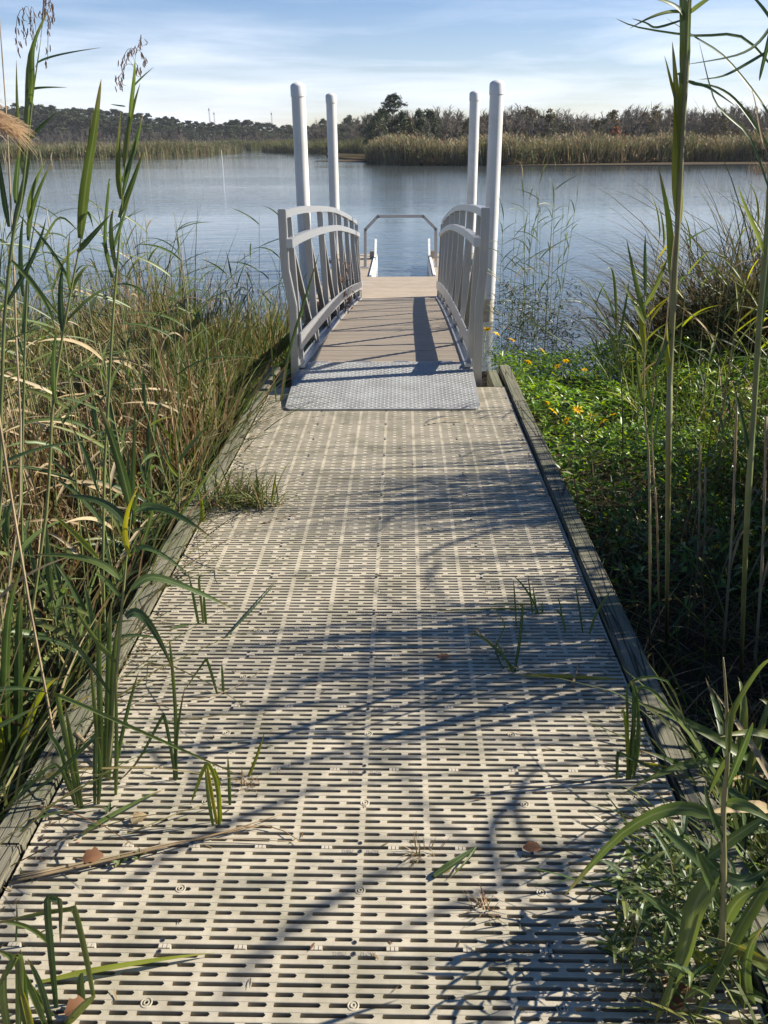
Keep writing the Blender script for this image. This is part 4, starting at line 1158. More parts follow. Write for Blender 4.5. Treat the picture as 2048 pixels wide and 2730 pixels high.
# ---- tall reeds standing out against the water and sky, left
Y = 1.15
hero('reed_stalk', 'tallest left reed with drooping brown seed head at the top left corner', 'reed', (-1.72, Y, GZ), [(-15, 1250), (5, 760), (27, 520), (45, 430), (59, 317), (72, 200), (88, 90)],
     [([(50, 375), (40, 260), (36, 130)], .016), ([(48, 350), (60, 250), (66, 120), (107, 15)], .022), ([(66, 225), (70, 180), (73, 100), (105, 22)], .018),
      ([(78, 145), (110, 124), (218, 103)], .010), ([(60, 205), (75, 192), (145, 189)], .012), ([(44, 330), (80, 285), (128, 238)], .020),
      ([(28, 500), (52, 400), (66, 318)], .022), ([(20, 490), (5, 395), (-8, 300)], .02), ([(35, 440), (38, 380), (46, 300)], .024), ([(22, 560), (90, 640), (120, 720)], .016), ([(12, 660), (70, 560), (100, 470)], .018)], Y, r=.006)
def seed_spray(t, tips, Y, mt='plume'):
    b = MB(); rr = random.Random(5)
    for pts in tips:
        Q = [at(x, y, Y) for x, y in pts]; C_ = curve(Q, 8)
        b.tube(C_, [.0008]*9, 3, cap=False)
        for k in range(5, 9):
            for j in range(2):
                q = C_[k]+np.array([rr.gauss(0, .004), rr.gauss(0, .004), rr.gauss(0, .004)])
                b.leaf([q, q+np.array([rr.gauss(0, .003), 0, -.012]), q+np.array([rr.gauss(0, .004), 0, -.017])], .0030, fold=.1, seg=3)
    return b.build('seed_head', M[mt], t)
t = [o for o in bpy.data.objects if o.get('label', '').startswith('tallest left reed')][0]
seed_spray(t, [[(88, 90), (92, 40), (95, -10)], [(80, 110), (55, 20), (36, 45), (38, 110)], [(80, 110), (62, 18), (50, 30), (52, 85)], [(82, 105), (72, 20), (66, 25), (67, 70)],
               [(88, 80), (98, 20), (104, 40), (103, 130)], [(88, 60), (100, 0), (112, 10), (114, 50)], [(90, 40), (97, -5), (100, 30)]], Y)
hero('reed_stalk', 'green reed with a broad folded top leaf, second of the tall left reeds', 'reed', (-1.50, 1.3, GZ), [(95, 1150), (113, 890), (132, 746), (157, 610), (176, 511), (190, 430)],
     [([(174, 515), (186, 400), (205, 280), (219, 170)], .038), ([(178, 495), (180, 400), (192, 320), (200, 235)], .018), ([(168, 545), (200, 510), (240, 462)], .024), ([(180, 478), (190, 460), (202, 495)], .012),
      ([(153, 630), (148, 570), (152, 495)], .016), ([(150, 640), (175, 590), (194, 575)], .016), ([(138, 720), (132, 640), (138, 560)], .026), ([(120, 870), (118, 780), (125, 700)], .03), ([(155, 620), (110, 540), (60, 480)], .014), ([(140, 700), (200, 640), (250, 622)], .013)], 1.3, r=.0055)
t = hero('reed_stalk', 'tall left reed with a small tan seed head, right of the folded one', 'reed', (-1.12, 1.4, GZ), [(222, 1150), (240, 760), (246, 660), (256, 540), (264, 440), (275, 300), (289, 150)],
     [([(243, 600), (228, 520), (236, 400), (238, 390)], .016), ([(262, 430), (256, 350), (261, 240)], .022), ([(268, 360), (280, 270), (303, 180)], .018), ([(266, 420), (288, 330), (308, 255)], .022),
      ([(262, 395), (290, 330), (309, 245)], .02), ([(280, 260), (290, 180), (292, 125)], .018), ([(284, 195), (300, 175), (332, 145)], .010), ([(271, 230), (255, 228), (239, 225)], .006),
      ([(258, 470), (285, 400), (312, 320)], .024), ([(246, 540), (262, 490), (280, 430)], .022), ([(250, 580), (240, 500), (246, 450)], .018)], 1.4, r=.005)
seed_spray(t, [[(289, 150), (295, 110), (306, 82)], [(289, 145), (275, 128), (262, 160), (248, 172)], [(289, 140), (272, 140), (264, 170), (256, 182)], [(290, 130), (280, 105), (268, 120), (262, 138)], [(290, 120), (284, 103), (280, 112)], [(292, 118), (300, 108), (318, 134)], [(291, 135), (296, 140), (298, 152)]], 1.4)
hero('reed_stalk', 'slim green reed with a dark upright tip between the two tallest left reeds', 'reed', (-1.52, 1.6, GZ), [(48, 1180), (52, 830), (60, 600), (72, 500), (90, 420)],
     [([(66, 480), (70, 420), (100, 345)], .026), ([(62, 520), (75, 440), (118, 340)], .022), ([(50, 640), (45, 540), (52, 460)], .02), ([(56, 580), (95, 520), (130, 470), (170, 500)], .015), ([(50, 720), (58, 640), (62, 560)], .022), ([(60, 590), (110, 660), (160, 720)], .013)], 1.6, r=.005)
hero('dry_stalk', 'bare pale dry stalk leaning at the left edge of the picture', 'stalk', (-1.62, 1.2, GZ), [(38, 1150), (34, 700), (26, 500), (14, 250), (0, 50), (-6, -60)], [], 1.2, r=.0035, stem_mat='dry')
# pale feathery plume reaching in from the left
p0 = at(-70, 220, .75)
t = empty('seed_plume', 'feathery pale tan seed plume reaching in at the left edge', 'seed plume', (p0[0], .75, GZ))
b = MB(); b.tube(curve([(p0[0]-.12, .75, GZ), (p0[0]-.1, .75, .6), p0-np.array([.04, 0, .1]), p0], 10), [.004]*11, 5); b.build('stem', M['dry'], t)
b = MB(); rr = random.Random(9)
ax0, ax1 = at(-70, 215, .75), at(20, 275, .75)
for k in range(420):
    f = rr.random()**.8; p = ax0+(ax1-ax0)*f+np.array([rr.gauss(0, .008), rr.gauss(0, .015), rr.gauss(0, .014)*(1.2-f)])
    d = np.array([.05, rr.gauss(0, .012), -.028+rr.gauss(0, .018)])*rr.uniform(.4, 1.1)
    b.leaf([p, p+d*.5+np.array([0, 0, .004]), p+d], .0016, fold=.1, seg=3)
b.build('plume', M['plume_pale'], t)

# ---- thick reeds on the right
Y = .95
hero('reed_stalk', 'thick yellow-green reed rising past the top on the right, shedding its leaf sheaths', 'reed', tuple(on_z(1440, 1400, GZ)), [(1444, 1000), (1447, 830), (1455, 640), (1463, 500), (1472, 330), (1482, 160), (1488, 40), (1494, -80)],
     [([(1457, 640), (1450, 560), (1443, 470), (1422, 360)], .026, 'leaf_yellow', .0), ([(1466, 480), (1460, 380), (1462, 240), (1452, 90)], .034, 'leaf_yellow', .0), ([(1470, 430), (1468, 330), (1461, 230), (1449, 180), (1435, 120)], .022, 'leaf_yellow', .0),
      ([(1472, 250), (1475, 200), (1470, 165), (1462, 160)], .024, 'leaf_yellow', .0), ([(1476, 180), (1478, 90), (1474, 0), (1470, -40)], .032, 'leaf', .0), ([(1484, 120), (1486, 60), (1490, -20)], .022),
      ([(1478, 40), (1450, 10), (1380, -10)], .016), ([(1481, 30), (1430, 30), (1360, 62)], .012), ([(1488, 30), (1520, 5), (1560, -20)], .014), ([(1484, 40), (1420, 60), (1395, 50), (1365, 40)], .008),
      ([(1452, 830), (1440, 760), (1442, 680)], .018, 'leaf_yellow'), ([(1453, 700), (1430, 760), (1405, 820)], .018), ([(1462, 470), (1452, 560), (1440, 700), (1428, 760)], .006, 'dry'), ([(1484, 175), (1500, 182), (1530, 190), (1590, 230)], .014)], Y, r=.0085, stem_mat='stem', taper=.4)
hero('reed_stalk', 'dark-stemmed reed at the right edge with long leaves crossing at the top corner', 'reed', tuple(on_z(1600, 1480, GZ)), [(1612, 1150), (1628, 900), (1640, 700), (1652, 560), (1664, 380), (1672, 180), (1678, -60)],
     [([(1672, 150), (1600, 80), (1500, 78), (1380, 60), (1330, 40)], .010), ([(1674, 60), (1640, 10), (1600, -30)], .013), ([(1670, 260), (1620, 190), (1560, 120), (1500, 80), (1440, 40)], .011), ([(1668, 330), (1600, 230), (1550, 190), (1490, 180)], .011),
      ([(1664, 420), (1620, 300), (1570, 250), (1540, 210), (1510, 90)], .010), ([(1676, 100), (1610, 140), (1560, 165), (1510, 172)], .009), ([(1674, 40), (1640, 90), (1590, 120), (1480, 140)], .009),
      ([(1676, 20), (1662, 80), (1645, 150), (1640, 175)], .013), ([(1655, 560), (1630, 500), (1605, 440), (1593, 400)], .024, 'leaf_yellow'), ([(1640, 720), (1655, 600), (1665, 500)], .022), ([(1664, 350), (1645, 300), (1630, 220), (1622, 190)], .008, 'dry'), ([(1620, 1000), (1600, 900), (1580, 820)], .02)], 1.0, r=.0085, taper=.4)
hero('reed_stalk', 'tan-stemmed reed with green upper leaves left of the thick right reed', 'reed', tuple(on_z(1404, 1400, GZ)), [(1404, 1200), (1402, 1000), (1392, 880), (1392, 760), (1394, 640)],
     [([(1394, 640), (1393, 560), (1394, 505)], .012), ([(1394, 690), (1375, 620), (1353, 515)], .018), ([(1393, 700), (1370, 660), (1340, 600)], .014), ([(1392, 760), (1384, 690), (1383, 630)], .022, 'leaf_yellow'), ([(1392, 660), (1420, 610), (1442, 555)], .016), ([(1393, 880), (1380, 820), (1375, 740)], .016), ([(1396, 940), (1412, 880), (1420, 800)], .014)], 1.02, r=.0042)
hero('reed_stalk', 'thin tan stalk with few leaves just right of the tan-stemmed reed', 'reed', tuple(on_z(1424, 1385, GZ)), [(1420, 1150), (1410, 1000), (1408, 880), (1420, 760)], [([(1412, 960), (1420, 900), (1432, 850)], .013), ([(1410, 900), (1400, 850), (1396, 800)], .012)], 1.05, r=.0035, stem_mat='dry')
hero('reed_stalk', 'green-tipped reed leaning over the water left of the thick right reed', 'reed', tuple(on_z(1345, 1010, GZ)), [(1345, 900), (1340, 800), (1332, 720), (1330, 680)], [([(1331, 690), (1325, 600), (1312, 580)], .02), ([(1332, 700), (1310, 640), (1285, 600)], .018), ([(1333, 720), (1300, 680), (1255, 600)], .016), ([(1335, 740), (1350, 660), (1360, 600)], .018), ([(1334, 730), (1290, 690), (1240, 695)], .012), ([(1340, 800), (1322, 740), (1318, 690)], .02)], 3.0, r=.0045)
for q, (bx, by, tx, ty, lab) in enumerate(((1560, 1430, 1592, 850, 'stout tan stalk standing second from the right edge'), (1628, 1470, 1655, 900, 'tan stalk hard against the right edge below the leaves'), (1498, 1330, 1512, 960, 'short broken brown stalk in the dark thatch right of the curb'), (1512, 1290, 1524, 1010, 'thin reddish stalk beside the short broken one'))):
    p = on_z(bx, by, GZ); tp_ = at(tx, ty, p[1]+.05)
    t = empty('dry_stalk', lab, 'stalk', p)
    b = MB(); C_ = curve([p, p+(tp_-p)*.5+np.array([.012, 0, 0]), tp_], 8); b.tube(C_, [.0075-.0003*k for k in range(9)] if q < 2 else [.006]*9, 7); b.build('stem', M['dry'], t, smooth=True)
    b = MB(); b.leaf([C_[3], C_[4]+np.array([.03, -.02, .03]), C_[4]+np.array([.09, -.03, .0])], .016); b.build('leaf', M['dry'], t)

# ---- the reed stands
def stand(n, xr, yr, hr, label, group, **kw):
    for k in range(n):
        x = random.uniform(*xr); y = random.uniform(*yr)
        if callable(kw.get('ok')) and not kw['ok'](x, y): continue
        z = ground_z(x, y); h = random.uniform(*hr)
        reed(label, group, (x, y, z-.03), (x+random.gauss(0, .09), y+random.gauss(0, .09), z+h), **{a: v for a, v in kw.items() if a != 'ok'})
stand(60, (-3.2, -1.25), (.7, 4.5), (1.2, 2.0), 'green reed in the dense stand left of the boardwalk', 'green reeds left of the boardwalk', nleaf=6, L=.40, W=.020, dry_low=.4)
stand(54, (-4.8, -1.3), (4.2, 9.2), (1.0, 1.8), 'slender green reed near the left shoreline', 'slender reeds near the left shoreline', nleaf=5, L=.42, W=.018, dry_low=.35)
stand(20, (1.18, 1.95), (7.5, 8.5), (1.5, 2.35), 'thin reed at the water edge beside the right piling', 'thin reeds beside the right piling', nleaf=8, L=.30, W=.013, r=.0035, spread=.9)
stand(40, (2.0, 4.4), (3.2, 7.4), (.8, 1.6), 'green reed rising from the leafy cover on the right bank', 'green reeds on the right bank', nleaf=6, L=.40, W=.018, mt='leaf', dry_low=.3)
stand(52, (1.75, 3.8), (.5, 3.6), (2.2, 3.3), 'tall reed in the shady stand right of the curb', 'tall reeds in the right-hand stand', nleaf=9, L=.5, W=.026, dry_low=.35, r=.006,
      ok=lambda x, y: x > .55*(y+1.4)+.62)

def dead_stalk(x, y, h):
    z = ground_z(x, y)-.03; p = np.array([x, y, z]); q = p+np.array([random.gauss(0, .13), random.gauss(0, .13), h])
    t = empty('dry_stalk', 'thin dry reed stalk standing in the marsh grass left of the boardwalk', 'stalk', p, 'dry stalks left of the boardwalk')
    C_ = curve([p, p+(q-p)*.5+np.array([random.gauss(0, .025), 0, 0]), q], 7)
    b = MB(); b.tube(C_, [.0045-.0003*k for k in range(8)], 5); b.build('stem', M['dry'], t, smooth=True)
    for k in range(random.randint(1, 3)):
        i = random.randint(2, 6); a = random.uniform(0, 6.28); l = random.uniform(.12, .3)
        d = np.array([math.cos(a)*l*.6, math.sin(a)*l*.6, l*.3])
        b = MB(); b.leaf([C_[i], C_[i]+d*.6, C_[i]+d*1.1-np.array([0, 0, l*.7])], random.uniform(.008, .016), nrm=(random.uniform(-1, 1), -.6, .5), seg=7); b.build('leaf', M['dry'], t, smooth=True)
for k in range(70):
    x = random.uniform(-4.2, -1.25); y = random.uniform(.8, 8.5)
    if x > -.62*(y+1.9)-.9: dead_stalk(x, y, random.uniform(.8, 1.5))

stand(12, (1.05, 1.36), (-.1, .75), (.45, .85), 'leafy young reed crowding the bottom right corner beyond the curb', 'young reeds in the bottom right corner', nleaf=9, L=.36, W=.030, r=.005, t0=.12)
stand(20, (-1.50, -1.06), (.35, 3.0), (.5, 1.05), 'leafy young reed close against the left curb', 'young reeds against the left curb', nleaf=9, L=.34, W=.026, r=.005, t0=.12)
stand(18, (2.5, 3.9), (2.5, 5.0), (1.2, 2.0), 'upright yellow-green reed beyond the tan stalks on the right', 'yellow-green reeds beyond the tan stalks', nleaf=6, L=.42, W=.018, mt='leaf_yellow', dry_low=.3, spread=.6)
stand(12, (1.75, 2.5), (3.0, 4.6), (1.3, 1.95), 'slim yellow-green reed in the group left of the thick right reed', 'slim reeds left of the thick right reed', nleaf=7, L=.34, W=.015, mt='leaf_yellow', r=.0038, dry_low=.25, spread=.6)
# ---- left marsh grass: uncountable blades
def field(n, xr, yr, hr, wr, pal, ok=None, lean=(.0, .35), droop=(0, .5), dens=None, kinkp=0, tip=None, seg=5):
    x = rng.uniform(*xr, n); y = rng.uniform(*yr, n)
    keep = np.ones(n, bool)
    if ok is not None: keep &= ok(x, y)
    if dens is not None: keep &= rng.random(n) < dens(x, y)
    x, y = x[keep], y[keep]; m = len(x)
    base = np.stack([x, y, ground_zv(x, y)-.02], -1)
    c = pick(pal, m)
    tall = np.where(x < -1.5, 1.13, 1.0)
    kink = np.where(rng.random(m) < kinkp, rng.uniform(.4, .85, m), 9.0) if kinkp else None
    hm = .8+.2*np.sin(x*3.1+y*1.3)+.15*np.sin(x*1.2-y*2.3)
    return blades(base, rng.uniform(0, 2*math.pi, m), np.abs(rng.normal(0, lean[1], m))+lean[0], rng.uniform(*droop, m), rng.uniform(*hr, m)*hm*tall, rng.uniform(*wr, m), c, seg,
                  face=rng.uniform(0, math.pi, m), kink=kink, tipc=None if tip is None else pick(tip, m))
def fringe(n, x0, x1, y0, y1, lr, az, lean, pal=None):
    """blades growing beside a curb and leaning over it"""
    base = np.stack([rng.uniform(x0, x1, n), rng.uniform(y0, y1, n), np.full(n, -.16)], -1)
    base[:, 2] = np.where(np.abs(base[:, 0]) < .93, -.01, np.where(np.abs(base[:, 0]) < 1.02, .0, -.25))
    return blades(base, az+rng.normal(0, .8, n), np.abs(rng.normal(lean, .25, n)), rng.uniform(.1, .8, n), rng.uniform(*lr, n), rng.uniform(.006, .014, n), pick(pal or PAL_GREEN, n), 5, face=rng.uniform(0, math.pi, n))
def left_ok(x, y): return (x < -1.13-.05*np.sin(y*3)) & (y < 9.6) & (x > -.62*(y+1.9)-.9)
def add_stuff(name, parts, mt, label, cat):
    o = np_mesh(name, *merge(parts), mt, label=label); o['category'] = cat; return o
add_stuff('dead_grass', [field(3600, (-6.2, -1.1), (-.4, 9.3), (.45, 1.1), (.007, .017), PAL_DEAD, left_ok, lean=(0, .22), droop=(0, .3), kinkp=.3),
                         field(1700, (-2.6, -1.1), (2.5, 7.5), (.65, 1.25), (.008, .020), PAL_DEAD[:3], left_ok, lean=(0, .16), droop=(0, .4), kinkp=.25),
                         field(1300, (-5, -1.1), (-.4, 8.0), (.3, .8), (.006, .013), PAL_DEAD, left_ok, lean=(.6, .5), droop=(0, .5))],
          M['dead'], 'dense tangle of tan dead marsh grass left of the boardwalk', 'dead grass')
add_stuff('marsh_grass', [fringe(520, -1.22, -1.03, .1, 4.6, (.35, .85), 0.0, .35, PAL_GREEN+PAL_OLIVE+PAL_DEAD[:2]), field(6400, (-6.0, -1.1), (-.4, 9.3), (.45, 1.1), (.008, .020), PAL_GREEN+PAL_OLIVE[:2], left_ok, lean=(0, .22), droop=(0, .4), tip=PAL_OLIVE),
                          field(800, (-5.2, -1.12), (2.0, 9.0), (1.2, 1.9), (.008, .016), PAL_GREEN+PAL_OLIVE, left_ok, lean=(0, .16), droop=(0, .45), kinkp=.25, seg=7),
                          field(1300, (-1.9, -1.12), (4.2, 7.8), (.7, 1.25), (.009, .018), PAL_GREEN, left_ok, lean=(0, .15), droop=(0, .5))],
          M['grass'], 'green marsh grass growing through the dead grass on the left', 'grass')

# ---- leafy ground cover
def leaves(x, y, ztop, depth, L, W, pal, tilt=.9):
    n = len(x); z = ztop-rng.random(n)**1.6*depth
    az = rng.uniform(0, 2*math.pi, n); el = rng.uniform(-.2, tilt, n)
    d = np.stack([np.cos(az)*np.cos(el), np.sin(az)*np.cos(el), np.sin(el)], -1)
    s = np.stack([-np.sin(az), np.cos(az), rng.normal(0, .35, n)], -1); s /= np.linalg.norm(s, axis=1)[:, None]
    u = np.cross(d, s); l = rng.uniform(*L, n)[:, None]; w = rng.uniform(*W, n)[:, None]
    b_ = np.stack([x, y, z], -1)
    A = b_; Bm = b_+d*l*.45+u*(-w*.15); Lf = b_+d*l*.42-s*w*.5+u*w*.12; Rt = b_+d*l*.42+s*w*.5+u*w*.12; T = b_+d*l-np.array([0, 0, 1])*l*.12
    V = np.stack([A, Lf, Bm, Rt, T], 1).reshape(-1, 3)
    k = (np.arange(n)*5)[:, None]
    F = np.concatenate([k+np.array([[0, 2, 4, 1]]), k+np.array([[0, 3, 4, 2]])], 0)
    c = np.repeat(pick(pal, n, .2), 5, 0)
    return V, F, c
PAL_COVER = [(.10, .185, .022), (.135, .235, .028), (.175, .275, .035), (.065, .13, .022), (.22, .30, .05)]
def canopy(x, y): return -.13+.055*np.sin(2.6*x+1.1*y)+.05*np.sin(4.7*y-x*2)+.045*np.sin(9*x+3*y)+.04*np.sin(13*y-7*x)
def cover_pts(n, xr, yr, ok):
    x = rng.uniform(*xr, n); y = rng.uniform(*yr, n); k = ok(x, y); return x[k], y[k]
def rc_ok(x, y):
    edge = 7.55+.2*np.sin(x*2.3)+.15*np.sin(x*5.1)+.35*np.clip(x-2.6, 0, 3)
    dens = np.clip((y-2.0)/1.4, .10, 1)
    return (x > 1.03) & (y < edge) & (rng.random(len(x)) < dens)
x, y = cover_pts(38000, (1.03, 5.0), (2.0, 8.8), rc_ok)
fall = np.clip((y-6.6)/1.0, 0, 1)*.22
far = (y > 5.5)
add_stuff('ground_cover', [leaves(x, y, canopy(x, y)-fall-.12*(y < 3.6), .32, (.04, .105), (.013, .030), PAL_COVER)], M['cover'],
          'bright green leafy ground cover along the right bank', 'ground cover')
x, y = cover_pts(16000, (-5.6, -1.0), (7.6, 10.9), lambda x, y: (y < 10.6+.3*np.sin(x*2)) & (x > -.62*(y+1.9)-.9))
x2, y2 = cover_pts(4000, (-1.7, -1.02), (5.2, 8.2), lambda x, y: x < 0)
PAL_LC = [(.10, .14, .03), (.13, .17, .04), (.07, .11, .028), (.16, .18, .05)]
add_stuff('ground_cover', [leaves(x, y, -.42-.22*np.clip((y-9), 0, 2)+.05*np.sin(3*x+2*y), .22, (.05, .09), (.014, .026), PAL_LC), leaves(x2, y2, -.33+.06*np.sin(5*x2+2*y2), .25, (.05, .09), (.014, .024), PAL_COVER[:4])], M['cover'],
          'low yellow-green leafy cover along the left shoreline', 'ground cover')
# right bank: thatch in the shade, tall arching grass, green grass through the cover, added blades that shade the deck
def right_ok(x, y): return x > 1.06
def fr(x, y): return (x > 1.06) & (x < .62*(y+1.9)+1.2)
add_stuff('dead_grass', [field(2600, (1.06, 3.0), (-.4, 4.0), (.2, .6), (.005, .012), PAL_DEAD, fr, lean=(.8, .5), droop=(0, .5)),
                         field(420, (1.06, 3.0), (-.2, 4.0), (.4, .9), (.005, .011), PAL_DEAD[:4], fr, kinkp=.4),
                         field(350, (2.3, 4.6), (3.2, 7.5), (.6, 1.2), (.004, .010), PAL_DEAD[:4], fr, kinkp=.3)],
          M['dead'], 'matted brown dead grass in the shade right of the curb', 'dead grass')
def clump_ok(x, y): return (x > 2.85+.25*np.sin(y*2.1)) & (x < .62*(y+1.9)+1.3)
add_stuff('marsh_grass', [field(3600, (2.7, 5.8), (6.9, 8.9), (1.2, 2.1), (.010, .020), [(.055, .065, .025), (.08, .085, .03), (.11, .10, .04), (.07, .05, .025)], clump_ok, lean=(.05, .25), droop=(.3, .95), tip=[(.10, .085, .04), (.16, .11, .06)]),  # clump colours darkened to stand for its backlit side
                          field(1700, (1.9, 4.6), (2.6, 7.0), (.5, 1.1), (.007, .014), PAL_GREEN+[(.16, .19, .04)], fr, droop=(0, .5)),
                          field(750, (1.1, 2.6), (.0, 3.2), (.25, .75), (.006, .013), PAL_GREEN, fr, lean=(.1, .5), droop=(.1, .8)),
                          field(5200, (1.3, 4.4), (1.3, 3.2), (2.3, 3.6), (.014, .034), PAL_GREEN, lambda x, y: (x > .43*(y+1.36)+.66) & (x < .43*(y+1.36)+1.9), lean=(0, .06), droop=(0, .12), dens=lambda x, y: .22+.75*(np.sin(7.5*y+1.2*x) > .15)),  # unseen tall blades, added in bands to cast streaked shade on the deck
                          field(650, (1.3, 4.8), (3.2, 4.3), (2.0, 3.4), (.016, .03), PAL_GREEN, lambda x, y: (x > .43*(y+1.36)+.66) & (x < .43*(y+1.36)+1.9), lean=(0, .06), droop=(0, .12)),  # more out-of-view shade casters, for the streaks farther along the deck
                          field(130, (1.2, 3.0), (-.6, .8), (1.0, 1.9), (.018, .034), PAL_GREEN, lambda x, y: (x > .43*(y+1.36)+.75) & (x < .43*(y+1.36)+1.8), lean=(0, .08), droop=(0, .2)),  # few unseen shade casters beside the near deck
                          field(2200, (2.9, 5.6), (6.7, 8.4), (1.6, 2.7), (.012, .022), [(.045, .055, .022), (.065, .07, .028), (.085, .08, .035), (.055, .045, .022)], lambda x, y: x > 2.95+.2*np.sin(y*3), lean=(.05, .2), droop=(.2, .8), seg=7, tip=[(.10, .085, .04), (.06, .06, .03)]),
                          fringe(330, 1.006, 1.24, -.25, .75, (.25, .55), math.pi, .6),
                          fringe(110, .72, .895, -.25, .35, (.10, .28), math.pi, .4),
          ],
          M['grass'], 'arching green and brown marsh grass on the right bank, with added unseen blades shading the deck', 'grass')
# foliage at the foot of the right shore reeds
x, y = cover_pts(5000, (1.05, 2.2), (7.0, 8.9), lambda x, y: ((x-1.6)/.5)**2+((y-7.95)/.7)**2 < 1)
add_stuff('shore_weeds', [leaves(x, y, .05+.25*np.sin(7*x+3*y), .9, (.05, .10), (.010, .018), [(.045, .06, .02), (.07, .08, .03), (.06, .05, .025)])], M['cover'], 'dark leafy weeds at the foot of the reeds beside the right piling', 'weeds')

# ---- yellow flowers
def flower_proto(p, label, group, s=1.0):
    t = empty('yellow_flower', label, 'flower', p, group)
    b = MB(); b.tube([(0, 0, -.22), (.006, 0, -.1), (0, 0, 0)], [.0022, .0018, .0016], 5); child('stem', b.mesh('stem', M['stem']), t, (0, 0, 0))
    b = MB(); b.lathe((0, 0), [(.003, -.003), (.0075, 0), (.0065, .005), (.001, .0065)], 10); child('flower_disc', b.mesh('flower_disc', M['disc']), t, (0, 0, 0))
    b = MB(); b.leaf([(.005, 0, .001), (.020, 0, .006), (.036, 0, .001)], .0145, fold=.18, nrm=(0, .02, 1), seg=5); pme = b.mesh('petal', M['petal'])
    for k in range(8):
        o = child('petal', pme, t, (0, 0, 0)); o.rotation_euler = (0, random.uniform(-.15, .15), k*math.pi/4+random.uniform(-.1, .1))
    t.rotation_euler = (random.uniform(.1, .6), random.uniform(-.4, .4), random.uniform(0, 6)); t.scale = (s, s, s)
    return t
def flower_copy(src, p, label, group, s):
    c = src.copy(); col.objects.link(c); c.location = tuple(p); c.scale = (s, s, s); c['label'] = label
    if group: c['group'] = group
    elif 'group' in c: del c['group']
    c.rotation_euler = (random.uniform(.2, .8), random.uniform(-.4, .4), random.uniform(0, 6))
    for k in src.children:
        o = k.copy(); col.objects.link(o); o.parent = c
    return c
FG = 'yellow flowers in the leafy cover on the right'
fl = None
for (x, y, lab, s) in ((1278, 903, 'large yellow flower in the cluster beside the curb', 1.5), (1303, 912, 'yellow flower at the right of the cluster beside the curb', 1.3), (1247, 886, 'upright yellow flower at the middle of the cluster beside the curb', 1.3), (1193, 888, 'yellow flower at the left of the cluster beside the curb', 1.25), (1322, 897, 'small yellow flower above the right of the cluster', 1.0),
                       (1140, 782, None, 1.2), (1205, 792, None, 1.2), (1222, 780, None, 1.0), (1105, 735, None, 1.3), (1072, 722, None, 1.4), (1052, 712, None, 1.4), (1170, 757, None, 1.1), (1262, 800, None, 1.0), (1365, 782, None, 1.0), (1390, 835, None, 1.0), (1225, 908, None, 1.0), (1180, 870, None, 1.0),
                       (1618, 1188, 'bright yellow flower low in the shade at the right edge', 1.15), (1548, 1182, 'half-hidden yellow flower left of the bright one in the shade', .9)):
    zc = -.10 if y < 1000 else -.33
    p = on_z(x, y, zc); lab2 = lab or 'yellow flower scattered in the leafy cover near the gangway'; g = FG if lab is None else None
    if fl is None: fl = flower_proto(p, lab2, g, s)
    else: flower_copy(fl, p, lab2, g, s)

# ================================================================== PLANTS GROWING THROUGH THE DECK
def blade_plant(label, base_px, blades_, mt='leaf', group=None, name='grass_tuft', z=.0, wdef=.014):
    """blades: list of (points in photo, width[, material]); the first point of each stands on the deck"""
    bp_ = on_z(*base_px, z)
    t = empty(name, label, 'grass tuft', bp_, group)
    for bl in blades_:
        pts, w = bl[0], bl[1]; m_ = bl[2] if len(bl) > 2 else mt; dy = bl[3] if len(bl) > 3 else 0
        b0 = on_z(*pts[0], z-.012)
        Q = [b0]+[at(x, y, b0[1]+dy*k) for k, (x, y) in enumerate(pts[1:], 1)]
        # keep tips that come down to the deck from sinking through it
        Q = [Q[0]]+[np.array([q[0], q[1], max(q[2], z+.006)]) for q in Q[1:]]
        b = MB(); b.leaf(Q, w, fold=.3, nrm=(.2, -.9, .3), seg=12, prof=lambda tt: min(1, .6+2*tt)*(1-tt**4)**.8)
        b.build('blade', M[m_], t, smooth=True)
    return t
blade_plant('tall cut tuft at the left edge with one blade folded far to the right', (171, 1745),
    [([(171, 1745), (150, 1630), (127, 1512), (140, 1506), (330, 1590), (532, 1681)], .013, 'leaf', -.01), ([(178, 1746), (158, 1620), (140, 1520)], .013), ([(163, 1740), (135, 1630), (108, 1582), (112, 1560)], .012),
     ([(205, 1742), (206, 1650), (207, 1593), (196, 1600), (100, 1690), (0, 1800)], .012, 'leaf', -.012), ([(212, 1743), (216, 1660), (212, 1600)], .012), ([(165, 1742), (150, 1700), (120, 1650), (60, 1700), (0, 1760)], .01, 'leaf', -.02)])
blade_plant('close bundle of tall upright stems just right of the folded tuft', (226, 1684),
    [([(222, 1684), (218, 1560), (214, 1417), (216, 1330)], .016), ([(228, 1684), (232, 1560), (236, 1400), (240, 1300)], .016), ([(235, 1690), (240, 1580), (246, 1417), (262, 1320)], .014), ([(250, 1722), (252, 1600), (250, 1450)], .011), ([(218, 1680), (206, 1540), (196, 1430)], .012), ([(244, 1690), (270, 1560), (300, 1450)], .011)])
